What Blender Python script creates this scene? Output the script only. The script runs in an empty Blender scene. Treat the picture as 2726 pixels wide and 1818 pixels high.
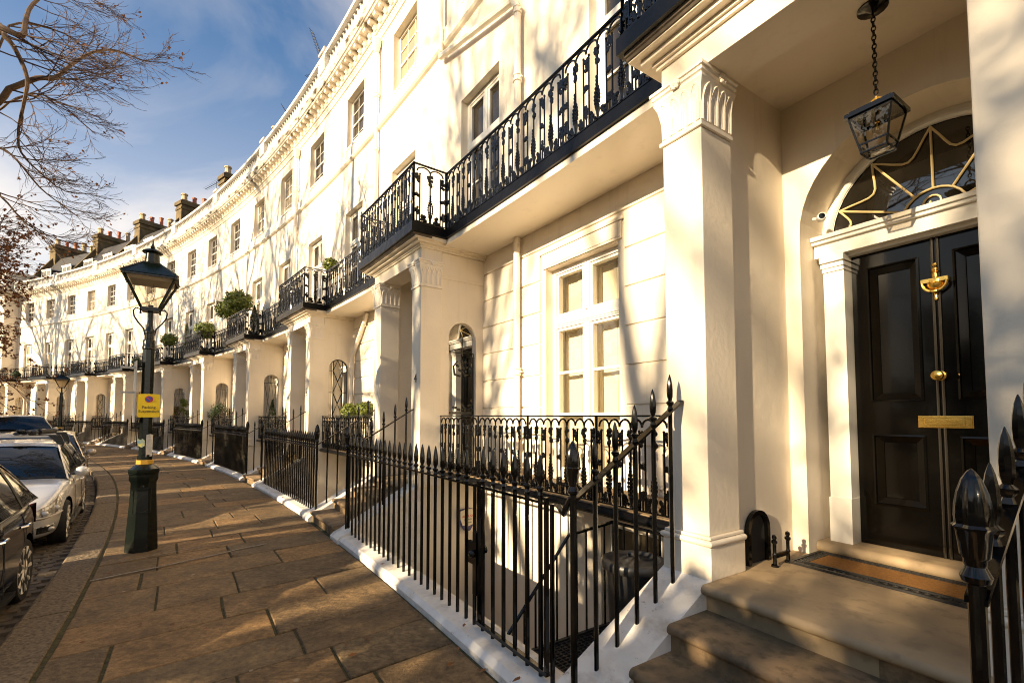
import bpy, bmesh, math, random
from mathutils import Vector, Matrix, noise as mnoise
pi=math.pi; rnd=random.Random(7)
S=bpy.context.scene; COL=S.collection
# ------------------------------------------------------------------ plan of the crescent (one big arc)
CX,CY,R=-66.3447,-40.9753,81.6237; PH0=.6309; DL=.0714; W=R*DL
def B(u,v,z): a=u/R; return (( R-v)*math.sin(a), R-(R-v)*math.cos(a), z)
def wpos(u,v,z=0.0):
    p=PH0+u/R; return Vector((CX+(R-v)*math.cos(p),CY+(R-v)*math.sin(p),z))
def wrot(u): return PH0+u/R+pi/2
# ------------------------------------------------------------------ objects
def tag(o,label=None,cat=None,group=None,kind=None):
    if label:o['label']=label
    if cat:o['category']=cat
    if group:o['group']=group
    if kind:o['kind']=kind
    return o
def empty(name,u=None,v=0,z=0,loc=None,rz=0,**k):
    o=bpy.data.objects.new(name,None); COL.objects.link(o); o.empty_display_size=.2
    if u is not None: o.location=wpos(u,v,z); o.rotation_euler=(0,0,wrot(u)+rz)
    elif loc is not None: o.location=loc; o.rotation_euler=(0,0,rz)
    return tag(o,**k)
class MB:
    def __init__(s,tf=None): s.v=[];s.f=[];s.m=[];s.s=[];s.tf=tf
    def add(s,vs,fs,mi=0,sm=False):
        b=len(s.v)
        for p in vs: s.v.append(s.tf(*p) if s.tf else tuple(p))
        for f in fs: s.f.append([b+i for i in f]); s.m.append(mi); s.s.append(sm)
    def box(s,x0,x1,y0,y1,z0,z1,mi=0,n=1):
        if x0>x1:x0,x1=x1,x0
        if y0>y1:y0,y1=y1,y0
        if z0>z1:z0,z1=z1,z0
        vs=[];fs=[]
        for i in range(n+1):
            x=x0+(x1-x0)*i/n
            vs+=[(x,y0,z0),(x,y1,z0),(x,y1,z1),(x,y0,z1)]
        for i in range(n):
            a=4*i;b=a+4
            fs+=[(a,b,b+1,a+1),(a+1,b+1,b+2,a+2),(a+2,b+2,b+3,a+3),(a+3,b+3,b,a)]
        fs+=[(0,1,2,3),(4*n+3,4*n+2,4*n+1,4*n)]
        s.add(vs,fs,mi)
    def sweep(s,prof,x0,x1,n=1,mi=0,sm=False,cap=True):   # prof: closed (y,z) list, swept along x
        k=len(prof);vs=[];fs=[]
        for i in range(n+1):
            x=x0+(x1-x0)*i/n; vs+=[(x,y,z) for y,z in prof]
        for i in range(n):
            for j in range(k): a=i*k+j;b=i*k+(j+1)%k; fs.append((a,b,b+k,a+k))
        if cap: fs+=[tuple(range(k)),tuple(range(n*k+k-1,n*k-1,-1))]
        s.add(vs,fs,mi,sm)
    def tube(s,pts,r,n=6,mi=0,sm=True,cap=True):
        pts=[Vector(p) for p in pts]; rs=r if isinstance(r,(list,tuple)) else [r]*len(pts)
        vs=[];fs=[];ref=None
        for i,p in enumerate(pts):
            d=(pts[min(i+1,len(pts)-1)]-pts[max(i-1,0)])
            if d.length<1e-9:d=Vector((0,0,1))
            d.normalize()
            if ref is None: ref=Vector((0,0,1)) if abs(d.z)<.9 else Vector((1,0,0))
            a=ref-d*ref.dot(d)
            if a.length<1e-6: a=d.orthogonal()
            a.normalize(); ref=a; b=d.cross(a)
            for j in range(n):
                t=2*pi*j/n+pi/4; q=p+(a*math.cos(t)+b*math.sin(t))*rs[i]; vs.append(tuple(q))
        for i in range(len(pts)-1):
            for j in range(n):
                x=i*n+j;y=i*n+(j+1)%n; fs.append((x,y,y+n,x+n))
        if cap: fs+=[tuple(range(n-1,-1,-1)),tuple(range((len(pts)-1)*n,len(pts)*n))]
        s.add(vs,fs,mi,sm)
    def lathe(s,prof,c=(0,0,0),n=10,mi=0,sm=True,ax='z',ph=0,sc=(1,1)):
        vs=[];fs=[];k=len(prof)
        for r,h in prof:
            for j in range(n):
                t=2*pi*j/n+ph; x=r*math.cos(t)*sc[0];y=r*math.sin(t)*sc[1]
                p=(x,y,h) if ax=='z' else ((x,h,y) if ax=='y' else (h,x,y))
                vs.append((c[0]+p[0],c[1]+p[1],c[2]+p[2]))
        for i in range(k-1):
            for j in range(n): a=i*n+j;b=i*n+(j+1)%n; fs.append((a,b,b+n,a+n))
        fs+=[tuple(range(n)),tuple(range((k-1)*n,k*n))]
        s.add(vs,fs,mi,sm)
    def ball(s,c,r,n=7,k=5,mi=0,sm=True):
        if not isinstance(r,(list,tuple)): r=(r,r,r)
        vs=[(c[0],c[1],c[2]-r[2])];fs=[]
        for i in range(1,k):
            a=-pi/2+pi*i/k
            for j in range(n):
                t=2*pi*j/n; vs.append((c[0]+r[0]*math.cos(a)*math.cos(t),c[1]+r[1]*math.cos(a)*math.sin(t),c[2]+r[2]*math.sin(a)))
        vs.append((c[0],c[1],c[2]+r[2])); L=len(vs)-1
        for j in range(n): fs.append((0,1+(j+1)%n,1+j)); fs.append((L,1+(k-2)*n+j,1+(k-2)*n+(j+1)%n))
        for i in range(k-2):
            for j in range(n): a=1+i*n+j;b=1+i*n+(j+1)%n; fs.append((a,b,b+n,a+n))
        s.add(vs,fs,mi,sm)
    def ring(s,c,R0,r,n=14,m=6,ax='y',a0=0,a1=2*pi,mi=0):
        pts=[]
        k=n if abs(a1-a0-2*pi)>1e-6 else n
        for i in range(k+1):
            t=a0+(a1-a0)*i/k; x=R0*math.cos(t);y=R0*math.sin(t)
            pts.append((c[0]+x,c[1],c[2]+y) if ax=='y' else ((c[0]+x,c[1]+y,c[2]) if ax=='z' else (c[0],c[1]+x,c[2]+y)))
        s.tube(pts,r,m,mi)
    def wall(s,x0,x1,z0,z1,y,holes=(),dep=.22,mi=0,xs=(),zs=(),step=1.0):
        X=sorted(set([x0,x1]+list(xs)+[q for h in holes for q in h[:2] if x0<q<x1])); Z=sorted(set([z0,z1]+list(zs)+[q for h in holes for q in h[2:4] if z0<q<z1]))
        X2=[X[0]]
        for a,b in zip(X,X[1:]):
            n=max(1,round((b-a)/step)); X2+=[a+(b-a)*i/n for i in range(1,n+1)]
        X=X2
        def inh(a,b,c,d):
            m=(a+b)/2;q=(c+d)/2
            return any(h[0]<m<h[1] and h[2]<q<h[3] for h in holes)
        for a,b in zip(X,X[1:]):
            for c,d in zip(Z,Z[1:]):
                if not inh(a,b,c,d): s.add([(a,y,c),(b,y,c),(b,y,d),(a,y,d)],[(0,1,2,3)],mi)
        for h in holes:
            a,b,c,d=h[:4]; q=y-(h[4] if len(h)>4 else dep)
            if len(h)>5 and h[5]=='open': 
                s.add([(a,y,c),(a,q,c),(a,q,d),(a,y,d)],[(0,1,2,3)],mi); s.add([(b,y,c),(b,q,c),(b,q,d),(b,y,d)],[(3,2,1,0)],mi); continue
            for quad in ([(a,y,c),(a,q,c),(a,q,d),(a,y,d)],[(b,y,d),(b,q,d),(b,q,c),(b,y,c)],[(a,y,d),(a,q,d),(b,q,d),(b,y,d)],[(b,y,c),(b,q,c),(a,q,c),(a,y,c)]):
                s.add(quad,[(0,1,2,3)],mi)
    def mesh(s,name,mats,sharp=35,uv=None):
        me=bpy.data.meshes.new(name); me.from_pydata(s.v,[],s.f); me.update()
        for m in (mats if isinstance(mats,(list,tuple)) else [mats]): me.materials.append(m)
        me.polygons.foreach_set('material_index',s.m); me.polygons.foreach_set('use_smooth',[True if x else False for x in s.s])
        if any(s.s): me.set_sharp_from_angle(angle=math.radians(sharp))
        me.validate(); return me
    def build(s,name,mats,parent=None,bevel=0,**k):
        o=bpy.data.objects.new(name,s.mesh(name,mats)); COL.objects.link(o)
        if parent: o.parent=parent
        if bevel:
            b=o.modifiers.new('bevel','BEVEL'); b.width=bevel; b.segments=2; b.limit_method='ANGLE'; b.angle_limit=math.radians(40)
        return tag(o,**k)
def inst(name,me,parent,loc,rz=0,sc=None):
    o=bpy.data.objects.new(name,me); COL.objects.link(o); o.parent=parent; o.location=loc; o.rotation_euler=(0,0,rz)
    if sc:o.scale=sc
    return o
def put(name,me,parent,u,v,z,rz=0,sc=None): return inst(name,me,parent,B(u,v,z),u/R+rz,sc)
def copy_tree(o,parent=None):
    c=o.copy(); COL.objects.link(c)
    if parent is not None: c.parent=parent
    for ch in list(o.children): copy_tree(ch,c)
    return c
# ------------------------------------------------------------------ materials
def mat(name,col,rough=.6,metal=0,spec=.5,bump=0,bscale=40,var=0,vscale=3,col2=None,coat=0,alpha=None,dist=.01,detail=6):
    m=bpy.data.materials.new(name); m.use_nodes=True; nt=m.node_tree; p=nt.nodes['Principled BSDF']
    c=tuple(col)+(1,); p.inputs['Base Color'].default_value=c; p.inputs['Roughness'].default_value=rough; p.inputs['Metallic'].default_value=metal
    p.inputs['Specular IOR Level'].default_value=spec; p.inputs['Coat Weight'].default_value=coat; p.inputs['Coat Roughness'].default_value=.04
    tc=nt.nodes.new('ShaderNodeTexCoord')
    if col2 is not None or var:
        n=nt.nodes.new('ShaderNodeTexNoise'); n.inputs['Scale'].default_value=vscale; n.inputs['Detail'].default_value=detail; nt.links.new(tc.outputs['Object'],n.inputs['Vector'])
        r=nt.nodes.new('ShaderNodeValToRGB'); r.color_ramp.elements[0].position=.35; r.color_ramp.elements[1].position=.68
        c2=col2 if col2 is not None else [max(0,x*(1-var)) for x in col]
        r.color_ramp.elements[0].color=c; r.color_ramp.elements[1].color=tuple(c2)+(1,)
        nt.links.new(n.outputs['Fac'],r.inputs['Fac']); nt.links.new(r.outputs['Color'],p.inputs['Base Color'])
    if bump:
        n=nt.nodes.new('ShaderNodeTexNoise'); n.inputs['Scale'].default_value=bscale; n.inputs['Detail'].default_value=5; nt.links.new(tc.outputs['Object'],n.inputs['Vector'])
        b=nt.nodes.new('ShaderNodeBump'); b.inputs['Strength'].default_value=bump; b.inputs['Distance'].default_value=dist
        nt.links.new(n.outputs['Fac'],b.inputs['Height']); nt.links.new(b.outputs['Normal'],p.inputs['Normal'])
    return m
M={}
M['stucco']=mat('painted_stucco',(.81,.72,.585),.55,bump=.35,bscale=9,var=.05,vscale=1.3,dist=.012)
M['stucco_rough']=mat('rough_painted_stucco',(.81,.72,.585),.5,bump=.3,bscale=26,var=.06,vscale=2,dist=.006)
M['trim']=mat('white_gloss_trim',(.82,.745,.63),.35,bump=.08,bscale=20)
M['coping']=mat('painted_coping',(.80,.77,.72),.5,bump=.35,bscale=16,col2=(.66,.62,.56),vscale=6,dist=.01)
M['sash']=mat('sash_paint',(.80,.76,.68),.32)
M['iron']=mat('black_gloss_iron',(.0018,.0016,.0015),.12,spec=.45,bump=.14,bscale=38,dist=.003)
M['lead']=mat('black_painted_lead',(.0025,.0025,.003),.3,spec=.25,bump=.5,bscale=7,dist=.02)
M['leadedge']=mat('brown_moulding',(.13,.10,.07),.6,var=.4,vscale=12)
M['door']=mat('black_gloss_door',(.0022,.0018,.0013),.11,spec=.22,coat=.08,bump=.07,bscale=9,dist=.004)
M['bead']=mat('door_bead_gloss',(.004,.003,.002),.22,spec=1,coat=1)
M['brass']=mat('polished_brass',(.80,.50,.12),.2,metal=1,bump=.12,bscale=60)
M['step']=mat('york_stone_step',(.32,.205,.105),.78,col2=(.10,.075,.045),vscale=4.5,bump=.45,bscale=30,dist=.006,detail=9)
M['landing']=mat('pale_york_stone',(.42,.30,.17),.7,col2=(.27,.20,.12),vscale=3.2,bump=.25,bscale=30,dist=.005,detail=8)
M['granite']=mat('granite_kerb',(.22,.16,.095),.85,col2=(.085,.062,.04),vscale=38,bump=1,bscale=22,dist=.03,detail=8)
M['moss']=mat('mossy_joint',(.085,.072,.022),.95,col2=(.035,.028,.014),vscale=22,bump=1,bscale=60,dist=.012)
M['asphalt']=mat('asphalt',(.05,.045,.04),.85,bump=.5,bscale=90,var=.3,vscale=8)
M['earth']=mat('garden_earth',(.07,.065,.03),.95,var=.5,vscale=.6,bump=.5,bscale=8)
M['slate']=mat('roof_slate',(.035,.03,.026),.6,var=.5,vscale=5,bump=.5,bscale=14)
M['brick']=mat('sooty_stock_brick',(.15,.105,.042),.85,col2=(.05,.038,.02),vscale=2.2,bump=.6,bscale=24)
M['terra']=mat('terracotta_pot',(.42,.12,.055),.7,var=.35,vscale=9)
M['buff']=mat('buff_chimney_pot',(.48,.37,.22),.75,var=.4,vscale=9)
M['steel']=mat('bright_cowl',(.6,.6,.6),.25,metal=1)
M['galv']=mat('galvanised',(.35,.35,.35),.4,metal=.8)
M['shutter']=mat('cream_shutter',(.78,.73,.60),.45,bump=.05,bscale=20)
M['blind']=mat('pale_window_blind',(.45,.38,.27),.8,var=.3,vscale=2)
M['dark']=mat('painted_dark_hollow',(.02,.017,.013),.9)
M['lampgreen']=mat('dark_green_lamp_paint',(.003,.006,.004),.22,bump=.2,bscale=40,dist=.004)
M['gold']=mat('gold_band_paint',(.62,.34,.035),.35,bump=.2,bscale=40)
M['yellow']=mat('yellow_sign',(.90,.62,.005),.45)
M['ink']=mat('black_lettering',(.012,.012,.012),.5)
M['blue']=mat('blue_sign_paint',(.02,.09,.42),.4); M['red']=mat('red_sign_paint',(.6,.02,.03),.4); M['tail']=mat('dark_tail_lamp',(.05,.004,.004),.15,coat=.5); M['litbar']=mat('sunlit_cream_bar',(.66,.50,.24),.4)  # cream fanlight bars carry the golden light in their colour
M['paper']=mat('torn_paper',(.72,.68,.62),.8,var=.25,vscale=18)
M['sticker']=mat('blue_yellow_sticker',(.03,.25,.5),.5,col2=(.75,.6,.05),vscale=16)
M['coir']=mat('coir_mat',(.33,.145,.022),.95,col2=(.22,.09,.014),vscale=60,bump=1,bscale=240,dist=.01)
M['rubber']=mat('black_rubber',(.018,.017,.016),.55,bump=.3,bscale=30)
M['plastic']=mat('black_plastic_bin',(.022,.022,.023),.38,bump=.15,bscale=50)
M['bark']=mat('plane_tree_bark',(.12,.07,.035),.85,col2=(.07,.042,.025),vscale=5,bump=.6,bscale=18)
M['twig']=mat('brown_twig',(.06,.028,.014),.85)
M['leafb']=mat('dead_brown_leaf',(.24,.085,.015),.7,col2=(.10,.035,.010),vscale=9)
M['leafg']=mat('clipped_green_leaf',(.17,.20,.02),.5,col2=(.06,.09,.012),vscale=7)
M['leafd']=mat('dark_conifer_leaf',(.035,.06,.015),.6,col2=(.015,.03,.008),vscale=9)
M['leafo']=mat('orange_green_leaf',(.20,.10,.02),.6,col2=(.06,.09,.012),vscale=6)
M['clay']=mat('plant_pot_clay',(.30,.12,.06),.8,var=.2); M['leadpot']=mat('dark_planter',(.03,.03,.032),.5)
M['white_plastic']=mat('white_plastic',(.75,.73,.68),.35)
M['tyre']=mat('tyre_rubber',(.014,.013,.012),.75,bump=.3,bscale=60); M['alloy']=mat('alloy_wheel',(.70,.66,.60),.35,metal=.35)
M['chrome']=mat('chrome',(.8,.8,.8),.08,metal=1)
M['carglass']=mat('dark_car_glass',(.004,.005,.005),.03,spec=.6,coat=.3)
M['lens']=mat('headlamp_lens',(.10,.09,.08),.05,spec=.9,coat=1,col2=(.5,.46,.4),vscale=14)
M['carblack']=mat('black_car_trim',(.012,.012,.012),.45)
M['backplate']=mat('lamp_back_panel',(.55,.48,.38),.5)
M['aerial']=mat('aerial_metal',(.03,.03,.035),.4,metal=.6)
def carpaint(n,c,rough=.28,metal=.3): return mat(n,c,rough,metal=metal,coat=.35 if sum(c)<.2 else 1,spec=.35)
def glass(name,tint=(.02,.018,.015),refl=.35,trans=0.0,wav=.12,scale=2.5):
    m=bpy.data.materials.new(name); m.use_nodes=True; nt=m.node_tree; nt.nodes.clear(); N=nt.nodes.new; L=nt.links.new
    o=N('ShaderNodeOutputMaterial'); g=N('ShaderNodeBsdfGlossy'); g.inputs['Roughness'].default_value=.015
    if trans: d=N('ShaderNodeBsdfTransparent'); d.inputs['Color'].default_value=(trans,trans*.96,trans*.88,1)
    else: d=N('ShaderNodeBsdfDiffuse'); d.inputs['Color'].default_value=tuple(tint)+(1,)
    f=N('ShaderNodeLayerWeight'); pw=N('ShaderNodeMath'); pw.operation='POWER'; pw.inputs[1].default_value=4.5; L(f.outputs['Facing'],pw.inputs[0])
    mu=N('ShaderNodeMath'); mu.operation='MULTIPLY_ADD'; mu.inputs[1].default_value=.92; mu.inputs[2].default_value=.04+refl*.1; L(pw.outputs[0],mu.inputs[0])
    mx=N('ShaderNodeMixShader'); L(mu.outputs[0],mx.inputs[0]); L(d.outputs[0],mx.inputs[1]); L(g.outputs[0],mx.inputs[2]); L(mx.outputs[0],o.inputs['Surface'])
    if wav:
        tc=N('ShaderNodeTexCoord'); n=N('ShaderNodeTexNoise'); n.inputs['Scale'].default_value=scale; b=N('ShaderNodeBump'); b.inputs['Strength'].default_value=wav; b.inputs['Distance'].default_value=.02
        L(tc.outputs['Object'],n.inputs['Vector']); L(n.outputs['Fac'],b.inputs['Height']); L(b.outputs['Normal'],g.inputs['Normal']); L(b.outputs['Normal'],f.inputs['Normal'])
    return m
M['pane']=glass('window_glass',(.045,.036,.024)); M['clear']=glass('clear_old_glass',trans=.93,refl=.9,wav=.3); M['fan']=glass('fanlight_glass',(.012,.010,.007),refl=.6,wav=.06)
M['lampglass']=glass('lantern_glass',trans=.88,refl=.3,wav=.3,scale=12)
def flag_mat():
    m=mat('york_flagstone',(.2,.15,.1),.72); nt=m.node_tree; N=nt.nodes.new; L=nt.links.new; p=nt.nodes['Principled BSDF']
    a=N('ShaderNodeAttribute'); a.attribute_name='tint'; sep=N('ShaderNodeSeparateColor'); L(a.outputs['Color'],sep.inputs[0])
    tc=N('ShaderNodeTexCoord'); n=N('ShaderNodeTexNoise'); n.inputs['Scale'].default_value=3.4; n.inputs['Detail'].default_value=10; n.inputs['Roughness'].default_value=.72; of=N('ShaderNodeVectorMath'); of.operation='MULTIPLY_ADD'; of.inputs[1].default_value=(37,53,11); L(a.outputs['Color'],of.inputs[0]); L(tc.outputs['Object'],of.inputs[2]); L(of.outputs[0],n.inputs['Vector'])
    r=N('ShaderNodeValToRGB'); r.color_ramp.elements[0].position=.3; r.color_ramp.elements[1].position=.72
    r.color_ramp.elements[0].color=(.105,.068,.032,1); r.color_ramp.elements[1].color=(.34,.225,.108,1); L(n.outputs['Fac'],r.inputs['Fac'])
    mx=N('ShaderNodeMix'); mx.data_type='RGBA'; mx.blend_type='MULTIPLY'; mx.inputs[0].default_value=1
    L(r.outputs['Color'],mx.inputs[6]); 
    cr=N('ShaderNodeValToRGB'); cr.color_ramp.elements[0].color=(.66,.62,.57,1); cr.color_ramp.elements[1].color=(1.38,1.22,.98,1); ce=cr.color_ramp.elements.new(.35); ce.color=(.90,.93,.97,1); ce=cr.color_ramp.elements.new(.7); ce.color=(1.1,1.0,.88,1); L(sep.outputs[0],cr.inputs['Fac']); L(cr.outputs['Color'],mx.inputs[7])
    g3=N('ShaderNodeTexNoise'); g3.inputs['Scale'].default_value=21; g3.inputs['Detail'].default_value=6; g3.inputs['Roughness'].default_value=.75; L(tc.outputs['Object'],g3.inputs['Vector']); g4=N('ShaderNodeValToRGB'); g4.color_ramp.elements[0].position=.36; g4.color_ramp.elements[1].position=.62; g4.color_ramp.elements[0].color=(.55,.52,.46,1); g4.color_ramp.elements[1].color=(1.12,1.1,1.05,1); L(g3.outputs['Fac'],g4.inputs['Fac'])
    m5=N('ShaderNodeMix'); m5.data_type='RGBA'; m5.blend_type='MULTIPLY'; m5.inputs[0].default_value=1; L(mx.outputs[2],m5.inputs[6]); L(g4.outputs['Color'],m5.inputs[7])
    vo=N('ShaderNodeTexVoronoi'); vo.inputs['Scale'].default_value=2.6; L(tc.outputs['Object'],vo.inputs['Vector']); lt=N('ShaderNodeMath'); lt.operation='LESS_THAN'; lt.inputs[1].default_value=.045; L(vo.outputs['Distance'],lt.inputs[0]); m6=N('ShaderNodeMix'); m6.data_type='RGBA'; m6.inputs[7].default_value=(.34,.27,.19,1); L(lt.outputs[0],m6.inputs[0]); L(m5.outputs[2],m6.inputs[6])
    m7=N('ShaderNodeMix'); m7.data_type='RGBA'; m7.blend_type='MULTIPLY'; m7.inputs[0].default_value=1; L(m6.outputs[2],m7.inputs[6]); L(m7.outputs[2],p.inputs['Base Color']); ledge_tone=m7
    # riven surface: contour ledges on some flags, fine grain on all
    n2=N('ShaderNodeTexNoise'); n2.inputs['Scale'].default_value=3.6; n2.inputs['Detail'].default_value=4; n2.inputs['Distortion'].default_value=1.1
    mp=N('ShaderNodeMapping'); mp.inputs['Rotation'].default_value=(0,0,.62); mp.inputs['Scale'].default_value=(.65,1.6,1); L(tc.outputs['Object'],mp.inputs['Vector']); L(mp.outputs['Vector'],n2.inputs['Vector'])
    sn=N('ShaderNodeMath'); sn.operation='SNAP'; sn.inputs[1].default_value=.07; L(n2.outputs['Fac'],sn.inputs[0])
    mm=N('ShaderNodeMath'); mm.operation='MULTIPLY'; L(sn.outputs[0],mm.inputs[0]); L(sep.outputs[1],mm.inputs[1])
    w1=N('ShaderNodeMath'); w1.operation='MULTIPLY_ADD'; w1.inputs[1].default_value=14.2857; L(sn.outputs[0],w1.inputs[0]); w2=N('ShaderNodeMath'); w2.operation='PINGPONG'; w2.inputs[1].default_value=1.0; L(w1.outputs[0],w2.inputs[0]); w1.inputs[2].default_value=.15
    w3=N('ShaderNodeMapRange'); w3.inputs['To Min'].default_value=.68; w3.inputs['To Max'].default_value=1.12; L(w2.outputs[0],w3.inputs['Value']); w4=N('ShaderNodeMix'); w4.inputs[2].default_value=1.0; L(sep.outputs[1],w4.inputs[0]); L(w3.outputs[0],w4.inputs[3]); w5=N('ShaderNodeCombineXYZ'); [L(w4.outputs[0],w5.inputs[q]) for q in range(3)]; L(w5.outputs[0],ledge_tone.inputs[7])  # ledge shading painted into the lamination colour, level by level
    n3=N('ShaderNodeTexNoise'); n3.inputs['Scale'].default_value=30; n3.inputs['Roughness'].default_value=.7; n3.inputs['Detail'].default_value=5; L(tc.outputs['Object'],n3.inputs['Vector'])
    ad=N('ShaderNodeMath'); ad.operation='MULTIPLY_ADD'; ad.inputs[1].default_value=.16; L(n3.outputs['Fac'],ad.inputs[0]); L(mm.outputs[0],ad.inputs[2])
    b=N('ShaderNodeBump'); b.inputs['Strength'].default_value=1; b.inputs['Distance'].default_value=.10; L(ad.outputs[0],b.inputs['Height']); L(b.outputs['Normal'],p.inputs['Normal'])
    return m
M['flag']=flag_mat()
def weather(m,amt=.16,dark=(.30,.24,.17),lo=.56,hi=.80,sc=(7,7,.55)):
    nt=m.node_tree; N=nt.nodes.new; L=nt.links.new; p=nt.nodes['Principled BSDF']
    tc=N('ShaderNodeTexCoord'); mp=N('ShaderNodeMapping'); mp.inputs['Scale'].default_value=sc; n=N('ShaderNodeTexNoise'); n.inputs['Scale'].default_value=1; n.inputs['Detail'].default_value=7; n.inputs['Roughness'].default_value=.62
    L(tc.outputs['Object'],mp.inputs['Vector']); L(mp.outputs['Vector'],n.inputs['Vector'])
    r=N('ShaderNodeMapRange'); r.inputs['From Min'].default_value=lo; r.inputs['From Max'].default_value=hi; r.inputs['To Max'].default_value=amt; L(n.outputs['Fac'],r.inputs['Value'])
    mx=N('ShaderNodeMix'); mx.data_type='RGBA'; mx.inputs[7].default_value=tuple(dark)+(1,); L(r.outputs[0],mx.inputs[0])
    if p.inputs['Base Color'].links: L(p.inputs['Base Color'].links[0].from_socket,mx.inputs[6])
    else: mx.inputs[6].default_value=p.inputs['Base Color'].default_value
    L(mx.outputs[2],p.inputs['Base Color'])
weather(M['stucco'],.30); weather(M['stucco_rough'],.22); weather(M['coping'],.5,lo=.54,hi=.72,sc=(5,5,9)); weather(M['coping'],.6,(.12,.09,.06),.64,.70,(22,22,22)); weather(M['trim'],.2)
M['crown']=mat('weathered_crown',(.78,.72,.62),.6,bump=.4,bscale=12); weather(M['crown'],1.0,(.10,.075,.045),.50,.62,(2.2,2.2,9))
weather(M['step'],.62,(.06,.045,.025),.50,.64,(13,13,13)); weather(M['step'],.35,(.10,.085,.035),.52,.66,(3,3,3)); weather(M['landing'],.5,(.17,.125,.07),.53,.66,(9,9,9)); weather(M['landing'],.4,(.22,.16,.10),.5,.7,(2.2,2.2,2.2))
M['pane_blind']=glass('window_glass_over_blind',(.34,.28,.19)); M['pane_mid']=glass('window_glass_over_curtain',(.13,.10,.065))
def brickmat(name,c1,c2,mortar,scale,bw,bh,rough=.8,bump=.6,ms=.03):
    m=mat(name,c1,rough); nt=m.node_tree; N=nt.nodes.new; L=nt.links.new; p=nt.nodes['Principled BSDF']
    uv=N('ShaderNodeUVMap'); b=N('ShaderNodeTexBrick'); b.inputs['Scale'].default_value=scale; b.inputs['Brick Width'].default_value=bw; b.inputs['Row Height'].default_value=bh
    b.inputs['Color1'].default_value=tuple(c1)+(1,); b.inputs['Color2'].default_value=tuple(c2)+(1,); b.inputs['Mortar'].default_value=tuple(mortar)+(1,); b.inputs['Mortar Size'].default_value=ms; b.inputs['Mortar Smooth'].default_value=.5
    L(uv.outputs[0],b.inputs['Vector']); L(b.outputs['Color'],p.inputs['Base Color'])
    n=N('ShaderNodeTexNoise'); n.inputs['Scale'].default_value=25; a=N('ShaderNodeMath'); a.operation='MULTIPLY_ADD'; a.inputs[1].default_value=-1.0; L(b.outputs['Fac'],a.inputs[0]); L(n.outputs['Fac'],a.inputs[2])
    bp=N('ShaderNodeBump'); bp.inputs['Strength'].default_value=bump; bp.inputs['Distance'].default_value=.03; L(a.outputs[0],bp.inputs['Height']); L(bp.outputs['Normal'],p.inputs['Normal'])
    return m
M['sett']=brickmat('granite_setts',(.10,.075,.05),(.065,.05,.036),(.02,.017,.012),1,.2,.115,ms=.012)
# ------------------------------------------------------------------ camera, sun, sky
cam=bpy.data.cameras.new('camera'); co=bpy.data.objects.new('camera',cam); COL.objects.link(co); S.camera=co
cam.sensor_width=36; cam.lens=36*1061.47/2351; cam.shift_y=(901.97-784)/2351; cam.clip_end=4000; cam.clip_start=.02
co.location=(0,0,1.6); co.rotation_euler=(pi/2+.0491,0,0)
AZ=.735; EL=math.radians(18.5)
tosun=Vector((-math.cos(AZ)*math.cos(EL),-math.sin(AZ)*math.cos(EL),math.sin(EL)))
sl=bpy.data.lights.new('sun','SUN'); so=bpy.data.objects.new('sun',sl); COL.objects.link(so); sl.energy=5; sl.angle=math.radians(.53); sl.color=(1,.79,.51)
so.rotation_euler=(-tosun).to_track_quat('-Z','Y').to_euler()
wd=bpy.data.worlds.new('World'); S.world=wd; wd.use_nodes=True; nt=wd.node_tree; nt.nodes.clear(); N=nt.nodes.new; L=nt.links.new
out=N('ShaderNodeOutputWorld'); bg=N('ShaderNodeBackground'); sky=N('ShaderNodeTexSky'); sky.sky_type='NISHITA'; sky.sun_disc=False
sky.sun_elevation=EL; sky.sun_rotation=math.atan2(tosun.x,tosun.y); sky.air_density=1.0; sky.dust_density=.6; sky.ozone_density=1.5
tc=N('ShaderNodeTexCoord'); mp=N('ShaderNodeMapping'); mp.inputs['Rotation'].default_value=(0,0,.5); mp.inputs['Scale'].default_value=(1.2,2.4,3.4)
n1=N('ShaderNodeTexNoise'); n1.inputs['Scale'].default_value=1.15; n1.inputs['Detail'].default_value=8; n1.inputs['Roughness'].default_value=.52; n1.inputs['Distortion'].default_value=.5
L(tc.outputs['Generated'],mp.inputs['Vector']); L(mp.outputs['Vector'],n1.inputs['Vector'])
r1=N('ShaderNodeValToRGB'); r1.color_ramp.elements[0].position=.385; r1.color_ramp.elements[1].position=.72; r1.color_ramp.elements[1].color=(.7,.7,.7,1); L(n1.outputs['Fac'],r1.inputs['Fac'])
sp=N('ShaderNodeSeparateXYZ'); L(tc.outputs['Generated'],sp.inputs[0]); mr=N('ShaderNodeMapRange'); mr.inputs['From Min'].default_value=.02; mr.inputs['From Max'].default_value=.75; mr.inputs['To Min'].default_value=.95; mr.inputs['To Max'].default_value=0; L(sp.outputs['Z'],mr.inputs['Value'])
ad=N('ShaderNodeMath'); ad.operation='MAXIMUM'; 
a2=N('ShaderNodeMath'); a2.operation='MULTIPLY_ADD'; a2.inputs[1].default_value=.75; a2.use_clamp=True; L(r1.outputs['Color'],a2.inputs[0])
sq=N('ShaderNodeMath'); sq.operation='POWER'; sq.inputs[1].default_value=1.9; L(mr.outputs[0],sq.inputs[0]); L(sq.outputs[0],a2.inputs[2])
mx=N('ShaderNodeMix'); mx.data_type='RGBA'; L(a2.outputs[0],mx.inputs[0]); 
dk=N('ShaderNodeMix'); dk.data_type='RGBA'; dk.blend_type='MULTIPLY'; dk.inputs[0].default_value=1; dk.inputs[7].default_value=(.26,.66,.92,1); L(sky.outputs[0],dk.inputs[6])
L(dk.outputs[2],mx.inputs[6]); mx.inputs[7].default_value=(6.8,5.9,4.9,1)
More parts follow.
